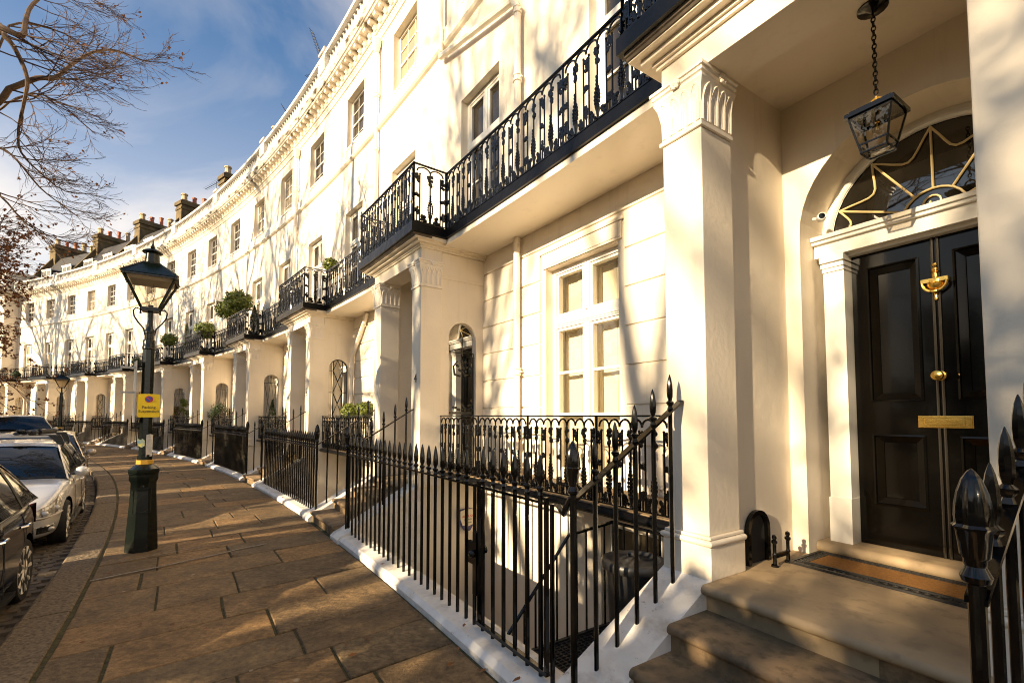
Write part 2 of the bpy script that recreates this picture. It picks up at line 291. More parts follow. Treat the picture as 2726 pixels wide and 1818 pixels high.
L(mx.outputs[2],bg.inputs['Color']); bg.inputs['Strength'].default_value=.075; L(bg.outputs[0],out.inputs['Surface'])
S.view_settings.view_transform='Standard'; S.view_settings.look='None'; S.view_settings.exposure=1.5; S.view_settings.gamma=1
S.render.engine='CYCLES'; S.cycles.max_bounces=7; S.cycles.diffuse_bounces=4; S.cycles.transparent_max_bounces=16; S.cycles.use_denoising=True
S.cycles.filter_width=1.05; S.cycles.denoising_prefilter='ACCURATE'; S.cycles.caustics_reflective=False; S.cycles.caustics_refractive=False
# ------------------------------------------------------------------ shared ironwork meshes
def blob(m,cx,cz,w,h,n,seed,t=.014):
    r=random.Random(seed)
    for i in range(n):
        a=r.random()*2*pi; q=r.random()**.6
        x=cx+math.cos(a)*q*w*.42; z=cz+math.sin(a)*q*h*.44; s=.0155+.008*r.random()
        m.ball((x,(r.random()-.5)*.012,z),(s,t,s*1.15),6,4)
def panel_mesh(npitch,p=.158,H=.83):
    m=MB(); L=npitch*p
    for k in range(npitch+1):
        x=k*p-L/2
        if k%2==0:
            for sx in ((-.036,.036)):
                if (k==0 and sx<0) or (k==npitch and sx>0): m.tube([(x+sx,0,.02),(x+sx,0,H)],.0105,5); continue
                m.tube([(x+sx,0,.02),(x+sx,0,.70)],.0098,5); m.ball((x+sx,0,.70),.014,6,4)
            blob(m,x,.635,.075,.15,12,k*3+1); blob(m,x,.39,.08,.05,7,k*3+2); blob(m,x,.165,.085,.13,13,k*3+3)
            m.tube([(x,0,.02),(x,0,.12)],.009,5)
        else:
            m.tube([(x,0,.02),(x,0,.74)],.0098,5)
            blob(m,x,.665,.085,.10,11,k*5+1); blob(m,x,.585,.045,.06,6,k*5+2)
            for j in range(9):
                w=.034*math.sin(pi*min(1,(j+1.3)/7.5))+.006; z=.14+j*.034
                for sx in (-1,0,1): m.ball((x+sx*w*.75,(.008 if sx else .014),z),(.012,.013,.019),6,4)
            m.lathe([(.022,.02),(.012,.05),(.018,.09),(.026,.12),(.01,.15)],(x,0,0),7)
    for k in range(npitch):
        x=k*p-L/2+p/2; pts=[]
        for j in range(9):
            t=pi*j/8; pts.append((x-math.cos(t)*p/2,0,.735+math.sin(t)*.068))
        m.tube(pts,.0105,5)
        blob(m,x,.095,.05,.075,7,k*7+4); blob(m,x,.05,.09,.03,6,k*7+5); m.tube([(x,0,.01),(x,0,.08)],.007,5)
    m.box(-L/2-.02,L/2+.02,-.012,.012,.012,.026)
    return m.mesh('balcony_railing_panel',M['iron'])
PAN=panel_mesh(8,.148); PANR=panel_mesh(2,.17); PANL=8*.148+.04
_m=MB(); _m.lathe([(.017,0),(.017,.04),(.012,.07),(.012,.30),(.016,.32),(.011,.34),(.019,.37),(.019,.39),(.011,.42),(.012,.55),(.015,.57),(.011,.60),(.011,.83)],n=7); POST=_m.mesh('railing_standard',M['iron'])
def spear_bar(zt,r=.0125,head=.235,w=.019,low=0.0):
    m=MB(); m.tube([(0,0,low),(0,0,zt+.01)],r,8)
    h=zt; m.lathe([(r*.95,h),(r*1.35,h+.012),(r*.9,h+.03),(r*1.75,h+.048),(r*1.75,h+.056),(r*.85,h+.068),(r*1.0,h+.078),(w*.92,h+.092),(w,h+.13),(w*.86,h+.17),(w*.55,h+.17+(head-.17)*.55),(w*.22,h+head-.008),(.001,h+head)],n=8)
    return m
BAR=spear_bar(1.085,.0145,.255,.0235).mesh('railing_bar',M['iron'])
def acorn_post(zt,zb=0.0,s=1.0):
    m=MB(); m.tube([(0,0,zb),(0,0,zt)],.026*s,10)
    P=[(.026,0),(.040,.01),(.046,.03),(.034,.055),(.030,.065),(.034,.075),(.034,.09),(.040,.10),(.049,.19),(.060,.205),(.050,.215),(.052,.24),(.050,.28),(.042,.33),(.028,.375),(.012,.405),(.001,.415)]
    k=len(P);n=32;vs=[];fs=[]
    for i,(r,h) in enumerate(P):
        for j in range(n):
            t=2*pi*j/n; f=1+(.075*math.cos(8*t) if 6<i<k-2 else 0); vs.append((r*s*f*math.cos(t),r*s*f*math.sin(t),zt+h*s))
    for i in range(k-1):
        for j in range(n): a=i*n+j;b=i*n+(j+1)%n; fs.append((a,b,b+n,a+n))
    m.add(vs,fs,0,True); return m
ACORN=acorn_post(1.10,0,.7).mesh('railing_post',M['iron'])
# ------------------------------------------------------------------ masonry helpers
def arch(m,c,r,zs,y,dep,n=14,top=None):
    top=zs+r if top is None else top
    P=[(c+r*math.cos(pi*i/n),zs+r*math.sin(pi*i/n)) for i in range(n+1)]
    for (a,b),(d,e) in zip(P,P[1:]):
        m.add([(a,y,b),(d,y,e),(d,y,top),(a,y,top)],[(0,1,2,3)]); m.add([(a,y,b),(d,y,e),(d,y-dep,e),(a,y-dep,b)],[(0,1,2,3)],0,True)
def nosed(m,x0,x1,y0,y1,z1,t=.055,n=1,mi=0):
    pr=[(y0,z1-t),(y0,z1)]+[(y1-t/2+t/2*math.sin(pi*i/6),z1-t/2+t/2*math.cos(pi*i/6)) for i in range(7)]
    m.sweep(pr,x0,x1,n,mi,True)
TV=lambda f:(lambda a,b,c:f(b,a,c))
# ------------------------------------------------------------------ windows
def win_sash(par,u0,u1,z0,z1,rz='blind'):
    m=MB(B);v0,v1=-.20,-.14; f=.055; zm=(z0+z1)/2
    m.box(u0,u0+f,v0,v1,z0,z1);m.box(u1-f,u1,v0,v1,z0,z1);m.box(u0+f,u1-f,v0,v1,z1-f,z1);m.box(u0+f,u1-f,v0,v1+.01,z0,z0+f+.01)
    m.box(u0+f,u1-f,v0,v1-.012,zm-.025,zm+.025)
    a,b=u0+f,u1-f
    for i in (1,2): x=a+(b-a)*i/3; m.box(x-.011,x+.011,v0+.01,v1-.02,z0+f+.01,zm-.025); m.box(x-.011,x+.011,v0+.012,v1-.018,zm+.025,z1-f)
    for q,w in ((z0+f,zm-.025),(zm+.025,z1-f)): m.box(a,b,v0+.014,v1-.024,(q+w)/2-.011,(q+w)/2+.011)
    m.box(u0+.002,u1-.002,-.139,.03,z0-.06,z0-.002)
    o=m.build('window',M['sash'],par)
    g=MB(B); g.wall(a,b,z0+f,z1-f,-.184); g.build('pane',M[rnd.choice(('pane','pane','pane_mid','pane_blind'))],o)
    c=MB(B); h=rnd.choice((.3,.75,.45)); 
    return o
def win_french(par,u0,u1,z0,z1):
    m=MB(B);v0,v1=-.21,-.13;f=.07; zt=z0+(z1-z0)*.70; uc=(u0+u1)/2
    m.box(u0,u0+f,v0,v1,z0,z1);m.box(u1-f,u1,v0,v1,z0,z1);m.box(u0+f,u1-f,v0,v1,z1-f,z1);m.box(u0+f,u1-f,v0,v1,z0,z0+.09)
    m.box(u0+f,u1-f,v0,v1+.02,zt-.05,zt+.05); m.box(uc-.045,uc+.045,v0,v1+.004,z0+.09,z1-f)
    panes=[]
    for a,b in ((u0+f,uc-.045),(uc+.045,u1-f)):
        for c,d in ((z0+.09,zt-.05),(zt+.05,z1-f)):
            w=.05; m.box(a,a+w,v0+.01,v1-.012,c,d);m.box(b-w,b,v0+.01,v1-.012,c,d);m.box(a+w,b-w,v0+.01,v1-.012,c,c+w);m.box(a+w,b-w,v0+.01,v1-.012,d-w,d)
            panes.append((a+w,b-w,c+w,d-w))
            if d-c>1:
                for q in (1,2): z=c+(d-c)*q/3; m.box(a+w,b-w,v0+.02,v1-.02,z-.014,z+.014)
    o=m.build('window',M['sash'],par)
    for a,b,c,d in panes: g=MB(B); g.wall(a,b,c,d,-.176); g.build('pane',M['pane'],o)
    return o
def win_gf(par,u0,u1,z0,z1,zt):
    m=MB(B);v0,v1=-.22,-.12;f=.06; uc=(u0+u1)/2
    m.box(u0,u0+f,v0,v1,z0,z1);m.box(u1-f,u1,v0,v1,z0,z1);m.box(u0+f,u1-f,v0,v1,z1-f,z1);m.box(u0+f,u1-f,v0,v1,z0,z0+.09)
    for k in range(3): m.box(u0+f+.002,u1-f-.002,v0,v1+.012*k,zt-.075+.02*k,zt+.075-.02*k)
    m.box(uc-.05,uc+.05,v0,v1+.006,z0+.09,zt-.08); m.box(uc-.05,uc+.05,v0,v1+.006,zt+.08,z1-f); m.box(uc-.03,uc+.03,v0,v1+.02,zt+.081,z1-f-.001); m.box(u0+.02,u0+.045,v1,v1+.015,zt+.1,z1-f)
    P=[]
    for a,b in ((u0+f,uc-.05),(uc+.05,u1-f)):
        for c,d in ((z0+.09,zt-.076),(zt+.076,z1-f)):
            w=.035; m.box(a,a+w,v0+.01,v1-.02,c,d);m.box(b-w,b,v0+.01,v1-.02,c,d);m.box(a+w,b-w,v0+.01,v1-.02,c,c+w);m.box(a+w,b-w,v0+.01,v1-.02,d-w,d); P.append((a+w,b-w,c+w,d-w))
            if d-c>1:
                for z in (1.62,2.15): m.box(a+w,b-w,v0+.02,v1-.03,z-.016,z+.016)
    o=m.build('window',M['sash'],par)
    for a,b,c,d in P: g=MB(B); g.wall(a,b,c,d,-.170); g.build('pane',M['clear'],o)
    s=MB(B); a,b=u0+.02,u1-.02
    for i in range(4):
        x0=a+(b-a)*i/4; x1=a+(b-a)*(i+1)/4-.006
        for c,d in ((z0,zt-.02),(zt+.0,z1)):
            s.box(x0,x1,-.36,-.335,c,d); s.box(x0,x0+.05,-.335,-.322,c,d);s.box(x1-.05,x1,-.335,-.322,c,d); s.box(x0+.05,x1-.05,-.335,-.322,d-.09,d); s.box(x0+.05,x1-.05,-.335,-.322,c,c+.08)
    s.build('shutter',M['shutter'],o)
    d=MB(B); d.wall(u0-.02,u1+.02,z0-.02,z1+.02,-.42); d.box(u0-.03,u0-.01,-.42,-.21,z0,z1); d.box(u1+.01,u1+.03,-.42,-.21,z0,z1); d.build('window_lining',M['shutter'],o)
    return o
def capital(par,uc,vf,wd=.30,dp=.33,near=False,side=-1):
    m=MB(B); a,b=uc-wd/2,uc+wd/2; v0=vf-dp
    rings=[(0,3.45),(.016,3.452),(.016,3.478),(.002,3.48),(.004,3.60),(.022,3.70),(.045,3.752),(.038,3.757),(.038,3.778),(.05,3.785),(.05,3.806),(.062,3.81),(.062,3.83)]
    vs=[];fs=[]
    for e,z in rings: vs+=[(a-e,v0,z),(b+e,v0,z),(b+e,vf+e,z),(a-e,vf+e,z)]
    for i in range(len(rings)-1):
        for j in range(4): p=4*i+j;q=4*i+(j+1)%4; fs.append((p,q,q+4,p+4))
    fs.append((4*len(rings)-4,4*len(rings)-3,4*len(rings)-2,4*len(rings)-1)); m.add(vs,fs)
    n=4 if near else 3; r=.0115
    def leaf(f):   # f(t,z) -> point just proud of the bell; t across the face -1..1
        for k in range(n):
            c=-1+2*(k+.5)/n; w=.86/n
            for s,hh in ((1,.255),(.5,.20)):
                pts=[f(c-w*s,.02)]+[f(c-w*s*math.cos(pi*j/8),hh*.62+hh*.38*math.sin(pi*j/8)) for j in range(9)]+[f(c+w*s,.02)]
                m.tube(pts,r*(1 if s==1 else .7),5)
    fl=lambda h:0.002+.045*max(0,(h-.12)/.18)**1.6
    leaf(lambda t,h:(uc+t*(wd/2+fl(h)-.008),vf+fl(h),3.478+h))
    leaf(lambda t,h:((a if side<0 else b)+side*fl(h),(v0+vf)/2+t*dp/2*.95,3.478+h))
    if near: leaf(lambda t,h:((b if side<0 else a)-side*fl(h),(v0+vf)/2+t*dp/2*.95,3.478+h))
    for (x,y,ax) in ((uc,vf+.058,'y'),((a if side<0 else b)+side*.058,(v0+vf)/2,'x')):
        m.ball((x,y,3.795),(.018,.018,.018),7,5)
        for k in range(6):
            t=2*pi*k/6; d=.024; p=(x+d*math.cos(t),y,3.795+d*math.sin(t)) if ax=='y' else (x,y+d*math.cos(t),3.795+d*math.sin(t))
            m.ball(p,(.017,.012,.017) if ax=='y' else (.012,.017,.017),6,4)
    return m.build('capital',M['trim'],par)
# ------------------------------------------------------------------ one terrace house
def text_mesh(s,size,mt,depth=.003,name='lettering'):
    c=bpy.data.curves.new(name,'FONT'); c.body=s; c.size=size; c.extrude=depth; c.align_x='CENTER'; c.align_y='CENTER'
    o=bpy.data.objects.new('tmp_text',c); COL.objects.link(o); bpy.context.view_layer.update()
    me=bpy.data.meshes.new_from_object(o.evaluated_get(bpy.context.evaluated_depsgraph_get())); bpy.data.objects.remove(o); me.materials.clear(); me.materials.append(mt); return me
def build_house(u_or,label,number=None,near=0,uL=1.83,uR=-4.0,bw=(-3.27,-2.12),sr=(0.0,.34),sl=(1.56,1.92),balR=-3.80,arR=-4.05,trellis='x',steps_mat='step'):
    H=empty('terrace_house',u_or,label=label,cat='house',group='white stucco houses of the crescent')
    A=(-.40,.75); gw=(-2.75,-1.50); bwn=(-3.5,-2.45)
    dc=.78; dr=.68; zs=2.95
    # ---- wall
    m=MB(B)
    holes=[(A[0],A[1],8.85,10.25),(bw[0],bw[1],8.85,10.25),(A[0],A[1],4.27,7.05),(bw[0],bw[1],4.27,7.05)]
    m.wall(uR,uL,4.10,10.66,0,holes,dep=.24,zs=(8.3,))
    h2=[(gw[0],gw[1],.82,3.5),(dc-dr,dc+dr,.6,zs+dr,.37,'open',zs),(bwn[0],bwn[1],-1.2,.42)]
    m.wall(uR,uL,-2.5,4.10,0,h2,dep=.24)
    arch(m,dc,dr,zs,0,.37,22)
    # rusticated courses standing proud of the ground-floor wall
    zz=[.815]+[1.71+.415*k for k in range(-2,6)]
    zz=[z for z in zz if z>.8]+[4.09]
    zz=sorted(set(round(z,3) for z in zz))
    for a,b in zip(zz,zz[1:]):
        if b-a<.1: continue
        segs=[(uR+.0,gw[0]-.10),(gw[1]+.10,-.002)] if a<3.6 else [(uR,-.002)]
        if a<3.45<b and a<3.6: segs=[(uR,gw[0]-.10),(gw[1]+.10,-.002)]
        for p,q in segs:
            k=max(1,int((q-p)/.9)); m.sweep([(-.01,a+.008),(.022,a+.014),(.022,b-.014),(-.01,b-.008)],p,q,k)
    # window surround
    m.box(gw[0]-.06,gw[1]+.06,0.0,.022,3.505,3.70,n=2); m.box(gw[0]-.10,gw[1]+.10,.0,.040,3.70,3.735,n=2); m.box(gw[0]-.04,gw[1]+.04,.022,.03,3.53,3.67,n=2)
    # porch side walls (right one with an arched opening)
    mr=MB(TV(B)); hv=(.15,.62,.75,3.0,-.12,'open',2.765)
    mr.wall(-.0,.77,-2.5,4.07,0.0,[hv]); mr.wall(-.0,.77,-2.5,4.07,.12,[hv[:4]+(0,'open',2.765)]); arch(mr,.385,.235,2.765,0.0,-.12,14,3.0); arch(mr,.385,.235,2.765,.12,0,14,3.0)
    mr.add([(.15,0,.75),(.62,0,.75),(.62,.12,.75),(.15,.12,.75)],[(0,1,2,3)])
    b0=len(m.v); m.v+=mr.v; m.f+=[[b0+i for i in f] for f in mr.f]; m.m+=mr.m; m.s+=mr.s
    m.box(1.57,1.80,.0,.77,-2.5,4.07)
    m.box(.0,1.80,.77,1.04,-2.5,.59)                                  # porch base
    # pilaster strip lines and string course ledges
    m.box(-.012,0,.0,.75,3.62,3.66); m.box(-.018,0,.0,.75,3.66,4.0)
    m.box(uR,uL,-8,-.6,-2.5,11.2,n=5)
    m.build('wall',M['stucco'],H)
    s=MB(B); s.box(uR+.001,uL-.001,.0,.05,8.43,8.72,n=6); s.sweep([(0,8.36),(.05,8.38),(.085,8.41),(.085,8.43),(0,8.43)],uR+.001,uL-.001,6); s.build('string_course',M['trim'],H)
    # ---- cornice with brackets, balustrade
    c=MB(B)
    c.sweep([(0,10.60),(.03,10.61),(.05,10.66),(.08,10.69),(.08,10.74),(0,10.74)],uR,uL,6)
    cw=MB(B); cw.sweep([(0,10.95),(.34,10.95),(.36,10.98),(.39,10.99),(.42,11.03),(.455,11.08),(.455,11.12),(0,11.14)],uR,uL,6); cw.build('cornice_crown',M['crown'],H)
    c.box(uR,uL,0,.12,10.74,10.95,n=6)
    nb=int((uL-uR)/.292)
    for i in range(nb):
        x=uR+(uL-uR)*(i+.5)/nb
        pr=[(.12,10.945),(.31,10.945),(.32,10.90),(.30,10.865),(.26,10.86),(.22,10.85),(.18,10.80),(.15,10.77),(.12,10.765)]
        c.sweep(pr,x-.06,x+.06,1)
    c.build('cornice',M['trim'],H)
    b=MB(lambda x,y,z:B(x,y+.10,z)); b.box(uR,uL,.05,.30,11.14,11.34,n=6); b.box(uR,uL,.04,.32,11.76,11.86,n=6); b.box(uR,uL,.07,.29,11.86,11.89,n=6)
    pr0,pr1=uL-.45,uL+.0
    b.box(pr0,pr1,.0,.34,11.341,11.759); b.box(pr0-.02,pr1,-.01,.36,11.89,11.96); b.box(uR,uR+.2,.06,.3,11.341,11.759)
    nb=int((pr0-uR-.2)/.19)
    for i in range(nb):
        x=uR+.2+(pr0-uR-.2)*(i+.5)/nb
        b.lathe([(.055,11.34),(.055,11.36),(.03,11.38),(.05,11.43),(.062,11.49),(.05,11.56),(.028,11.64),(.03,11.70),(.05,11.72),(.05,11.76)],(x,.18,0),6)
    b.build('balustrade',M['coping'],H)
    # ---- roof, party wall, dormers, chimney
    r=MB(B); r.add([q for i in range(7) for q in ((uR+(uL-uR)*i/6,-.45,11.3),(uR+(uL-uR)*i/6,-2.2,14.55),(uR+(uL-uR)*i/6,-8,14.7))],[f for i in range(6) for f in ((3*i,3*i+3,3*i+4,3*i+1),(3*i+1,3*i+4,3*i+5,3*i+2))])
    r.add([(x,y,z) for x in (uL-.16,uL+.0) for y,z in ((-.3,11.2),(-.3,12.1),(-2.15,14.95),(-8,15.05),(-8,11.2))],[(0,1,2,3,4),(9,8,7,6,5),(0,1,6,5),(1,2,7,6),(2,3,8,7),(3,4,9,8)],1)
    r.box(uR,uL,-.45,.05,11.1,11.30,n=6)
    ro=r.build('roof',[M['slate'],M['brick']],H)
    for dx in (-2.7,.1):
        d=MB(B); a,bb=dx-.62,dx+.62
        d.box(a,bb,-2.2,-.86,11.6,13.02,0); d.box(a-.05,bb+.05,-2.2,-.78,13.03,13.12,1)
        for q in (a+.0,dx-.03,bb-.06): d.box(q,q+.06,-.86,-.81,12.05,13.02,1)
        d.box(a+.06,bb-.06,-.86,-.812,12.96,13.02,1); d.box(a+.06,bb-.06,-.86,-.812,11.95,12.05,1); d.box(a+.06,bb-.06,-.86,-.835,12.05,12.96,2)
        for q in range(1,4):
            for e,f in ((a+.06,dx-.03),(dx+.03,bb-.06)): x=e+(f-e)*q/4; d.box(x-.01,x+.01,-.835,-.82,12.05,12.96,1)
        d.build('dormer',[M['slate'],M['sash'],M['pane']],ro)
    ch=MB(B); ch.box(uL-.45,uL+.28,-6.2,-1.9,12.5,15.72,n=1); ch.box(uL-.50,uL+.33,-6.25,-1.85,15.10,15.22); ch.box(uL-.54,uL+.37,-6.3,-1.81,15.40,15.62); ch.box(uL-.42,uL+.25,-6.15,-1.95,15.62,15.76)
    cho=ch.build('chimney',M['brick'],H)
    k2=random.Random(int(abs(u_or)*10)+3)
    for i in range(7):
        y=-2.2-i*.6; kind=k2.choice('tbbt'); q=MB(B); hh=.42+k2.random()*.35
        if kind=='t': q.lathe([(.15,15.75),(.13,15.80),(.115,15.8+hh*.6),(.13,15.76+hh-.06),(.15,15.76+hh-.05),(.15,15.76+hh),(.11,15.76+hh)],(uL-.09,y,0),10)
        else: q.lathe([(.20,15.75),(.17,15.78),(.15,15.76+hh-.10),(.20,15.76+hh-.08),(.20,15.76+hh),(.13,15.76+hh)],(uL-.09,y,0),8,ph=pi/8)
        q.build('chimney_pot',M['terra'] if kind=='t' else M['buff'],cho)
    # ---- windows
    for q in (A,bw): win_sash(H,q[0],q[1],8.85,10.25); win_french(H,q[0],q[1],4.27,7.05)
    win_gf(H,gw[0],gw[1],.82,3.5,2.80)
    win_sash(H,bwn[0],bwn[1],-1.2,.42)
    # ---- porch
    for uc,sd in ((.12,-1),(1.675,1)):
        p=MB(B); p.box(uc-.15,uc+.15,.76,1.09,.86,3.45)
        for e,z0,z1 in ((.028,.60,.80),(.022,.84,.86)): p.box(uc-.15-e,uc+.15+e,.75,1.09+e,z0,z1)
        pr=[(.028,.80),(.04,.81),(.045,.82),(.04,.835),(.022,.84)]
        vs=[];fs=[]
        for e,z in pr: vs+=[(uc-.15-e,.75,z),(uc+.15+e,.75,z),(uc+.15+e,1.09+e,z),(uc-.15-e,1.09+e,z)]
        for i in range(4):
            for j in range(4): fs.append((4*i+j,4*i+(j+1)%4,4*i+4+(j+1)%4,4*i+4+j))
        p.add(vs,fs)
        po=p.build('porch_pillar',M['stucco_rough'],H,bevel=.006 if near else 0)
        capital(po,uc,1.09,near=near>0,side=-1)
    e=MB(B); e.box(-.03,1.825,.765,1.09,3.83,4.02,n=2); e.box(.12,1.57,0,.765,3.97,4.02); 
    for z0,z1,o in ((4.0,4.03,.025),(4.03,4.055,.045),(4.055,4.09,.10),(4.09,4.135,.16)): e.box(-.03-o,1.825+o,0,1.09+o,z0 if z0>4.0 else 4.005,z1,n=2)
    e.build('entablature',M['stucco_rough'],H)
    e=MB(B); e.sweep([(1.0,4.10),(1.262,4.10),(1.27,4.115),(1.282,4.12),(1.29,4.14),(1.0,4.14)],-.195,1.99,3,1); e.box(-.23,2.03,0,1.325,4.141,4.265,n=3); e.box(-.215,2.015,0.01,1.31,4.265,4.275,n=3)
    e.box(balR,-.231,0,.80,4.145,4.262,n=4); e.box(balR,-.10,0,.765,4.07,4.144,2,n=4)
    e.build('balcony_floor',[M['lead'],M['leadedge'],M['trim']],H)
    # balcony railings
    def run(name,pts,n,z,me=PAN,Lm=PANL,hr=True):
        (ua,va),(ub,vb)=pts
        for i in range(n):
            t=(i+.5)/n; u=ua+(ub-ua)*t; v=va+(vb-va)*t
            L0=math.hypot(ub-ua,vb-va)/n-.05; rz=math.atan2(vb-va,ub-ua)
            put(name,me,H,u,v,z,rz,(L0/Lm,1,1))
        for i in range(n+1):
            t=i/n; put('railing_standard',POST,H,ua+(ub-ua)*t,va+(vb-va)*t,z)
    zb=4.275; L3=balR+.08 if True else 0
    run('railing_panel',((-.20,1.29),(2.0,1.29)),2,zb); run('railing_panel',((-.20,.79),(-.20,1.29)),1,zb,PANR,.38)
    run('railing_panel',((2.0,1.29),(2.0,.79)),1,zb,PANR,.38)
    run('railing_panel',((balR-.03,.775),(-.20,.775)),3,zb)
    hr=MB(B)
    hr.box(-.22,2.02,1.275,1.305,zb+.825,zb+.84,n=3); hr.box(-.215,-.185,.76,1.275,zb+.825,zb+.84); hr.box(1.985,2.015,.76,1.275,zb+.825,zb+.84); hr.box(balR-.03,-.215,.76,.79,zb+.825,zb+.84,n=5)
    hr.build('balcony_handrail',M['iron'],H); hr=MB(B); z2=.825; hr.box(arR+.01,-.005,.745,.775,z2+.765,z2+.78,n=5); hr.build('window_handrail',M['iron'],H)
    for i in range(4):
        a=arR+.02; d=(-.02-a)/4; put('railing_panel',PAN,H,a+d*(i+.5),.76,z2,0,((d-.05)/PANL,1,.925))
        if i: put('railing_standard',POST,H,a+d*i,.76,z2,0,(1,1,.925))
    f=MB(B); f.box(arR,-.001,0,.80,.735,.815,0,n=4); f.box(arR,-.001,0.016,.78,.815,.823,1,n=4); f.sweep([(.80,.74),(.825,.75),(.835,.77),(.83,.79),(.80,.81)],arR,-.001,4,0,True); f.build('window_balcony_floor',[M['lead'],M['step']],H)
    # ---- door case, door, fanlight
    d=MB(B); vb=-.37
    for a,b_ in ((dc-.62,dc-.485),(dc+.485,dc+.62)):
        d.box(a,b_,vb,-.22,.68,2.68); d.box(a-.004,b_+.004,vb,-.205,.68,1.0); 
        for k,(zq,ex) in enumerate(((2.68,.008),(2.71,.02),(2.75,.03))): d.box(a-ex*.4,b_+ex*.4,vb,-.215+ex,zq,zq+.03 if k<2 else 2.80)
    d.box(dc-.67,dc+.67,vb,-.20,2.80,2.90,n=2); d.box(dc-.675,dc+.675,vb,-.17,2.90,2.925,n=2); d.box(dc-.675,dc+.675,vb,-.15,2.925,2.955,n=2); d.box(dc-.478,dc+.478,vb,-.26,2.78,2.80)
    d.ring((dc,-.345,zs),.625,.022,26,6,a0=0,a1=pi)
    d.add([(dc+rr*math.cos(pi*i/24),-.35,zs+rr*math.sin(pi*i/24)) for i in range(25) for rr in (.60,.69)],[(2*i,2*i+1,2*i+3,2*i+2) for i in range(24)])
    d.build('door_case',M['sash'],H)
    fa=MB(B); fa.add([(dc+.61*math.cos(pi*i/24),-.36,zs+.61*math.sin(pi*i/24)) for i in range(25)],[tuple(range(25))]); fo=fa.build('fanlight',M['fan'],H)
    fb=MB(B); v=-.345; rb=.0075
    fb.ring((dc,v,zs),.17,rb,14,5,a0=0,a1=pi); fb.tube([(dc+rr*math.cos(t),v,zs+.075+rr*math.sin(t)) for t,rr in ((q*.5,.055-.0028*q) for q in range(15))],rb*.9,5)
    for k in range(5):
        t=pi*(k+.75)/5.5 if False else pi*(.12+.19*k); fb.tube([(dc+.17*math.cos(t),v,zs+.17*math.sin(t)),(dc+.585*math.cos(t),v,zs+.585*math.sin(t))],rb,5)
    ts=[.0]+[pi*(.12+.19*k) for k in range(5)]+[pi]
    for a,b_ in zip(ts,ts[1:]):
        if b_-a<.2: b_=b_
        pts=[]
        for j in range(9):
            t=a+(b_-a)*j/8; rr=.59-.17*math.sin(pi*j/8)*min(1,(b_-a)/.6); pts.append((dc+rr*math.cos(t),v,zs+rr*math.sin(t)))
        fb.tube(pts,rb,5)
    fb.build('glazing_bars',M['litbar'],fo)
    D=MB(B); x0,x1,z0,z1=dc-.475,dc+.475,.685,2.78; vf=-.325
    pan=[]
    for xa,xb in ((x0+.095,dc-.085),(dc+.085,x1-.095)):
        pan+= [(xa,xb,.97,1.47),(xa,xb,1.70,2.67)]
    D.wall(x0,x1,z0,z1,vf,[q+(0.0,'open',q[2]) for q in pan])
    for xa,xb,za,zb_ in pan:
        R_=[(0,0),(.0,.012),(.012,.016),(.016,.0),(.055,-.022),(.058,-.030),(.062,-.030)]
        vs=[];fs=[]
        for e_,y_ in R_: vs+=[(xa+e_,vf+y_,za+e_),(xb-e_,vf+y_,za+e_),(xb-e_,vf+y_,zb_-e_),(xa+e_,vf+y_,zb_-e_)]
        for i in range(len(R_)-1):
            for j in range(4): fs.append((4*i+j,4*i+(j+1)%4,4*i+4+(j+1)%4,4*i+4+j))
        fs.append(tuple(range(4*len(R_)-4,4*len(R_)))); D.add(vs,fs)
    D.box(x0+.09,dc-.09,vf,vf+.006,1.60,1.612); D.box(dc+.09,x1-.09,vf,vf+.006,1.60,1.612); D.box(x0,x1,vf-.05,vf-.045,z0,z1)
    do=D.build('front_door',M['door'],H)
    for sx in (-.014,.014): bd=MB(B); bd.tube([(dc+sx,vf+.004,z0),(dc+sx,vf+.004,z1)],.010,8); bd.build('door_bead',M['bead'],do)
    lb=MB(B); q0,q1=dc-.15,dc+.12; lb.box(q0,q1,vf+.002,vf+.014,1.52,1.60); lb.box(q0+.006,q1-.006,vf+.014,vf+.018,1.526,1.594); lb.box(q0+.035,q1-.035,vf+.018,vf+.024,1.54,1.58); lb.build('letterbox',M['brass'],do,bevel=.002)
    kb=MB(B); kb.lathe([(.001,.0),(.033,.0),(.033,.008),(.016,.014),(.013,.03),(.026,.04),(.034,.055),(.03,.068),(.015,.074),(.001,.075)],(dc,vf+.006,1.86),16,ax='y'); kb.build('door_knob',M['brass'],do)
    kn=MB(B); kc=(dc,vf+.02,2.48)
    kn.lathe([(.001,.125),(.012,.12),(.012,.105),(.006,.10),(.016,.09),(.018,.08),(.012,.072),(.03,.066),(.012,.06),(.018,.03),(.045,.02),(.062,.01),(.062,-.005),(.05,-.01),(.045,-.03),(.03,-.05),(.012,-.06)],kc,14,sc=(1,.45)); kn.box(dc-.068,dc+.068,vf+.01,vf+.045,2.475,2.50)
    kn.ring((dc,vf+.04,2.475),.062,.009,14,7,a0=pi,a1=2*pi); kn.ball((dc,vf+.05,2.412),(.024,.014,.013),8,5); kn.lathe([(.012,-.07),(.008,-.1),(.011,-.11),(.008,-.122),(.001,-.126)],kc,8,sc=(1,.6)); kn.build('door_knocker',M['brass'],do)
    # ---- steps, strings, threshold
    st=MB(B); a,b_=sr[1],sl[0]
    T=[(.15,1.80,2.15),(.30,1.50,1.83),(.45,1.20,1.53)]
    for z,y0,y1 in T: st.box(a,b_,y0-.1,y1-.035,z-.16,z-.056,1); nosed(st,a,b_,y0-.1,y1,z,.056)
    st.build('step_flight',[M['step'],M['step']],H)
    st=MB(B); st.box(.12,1.57,-.0,1.165,.44,.545,1); 
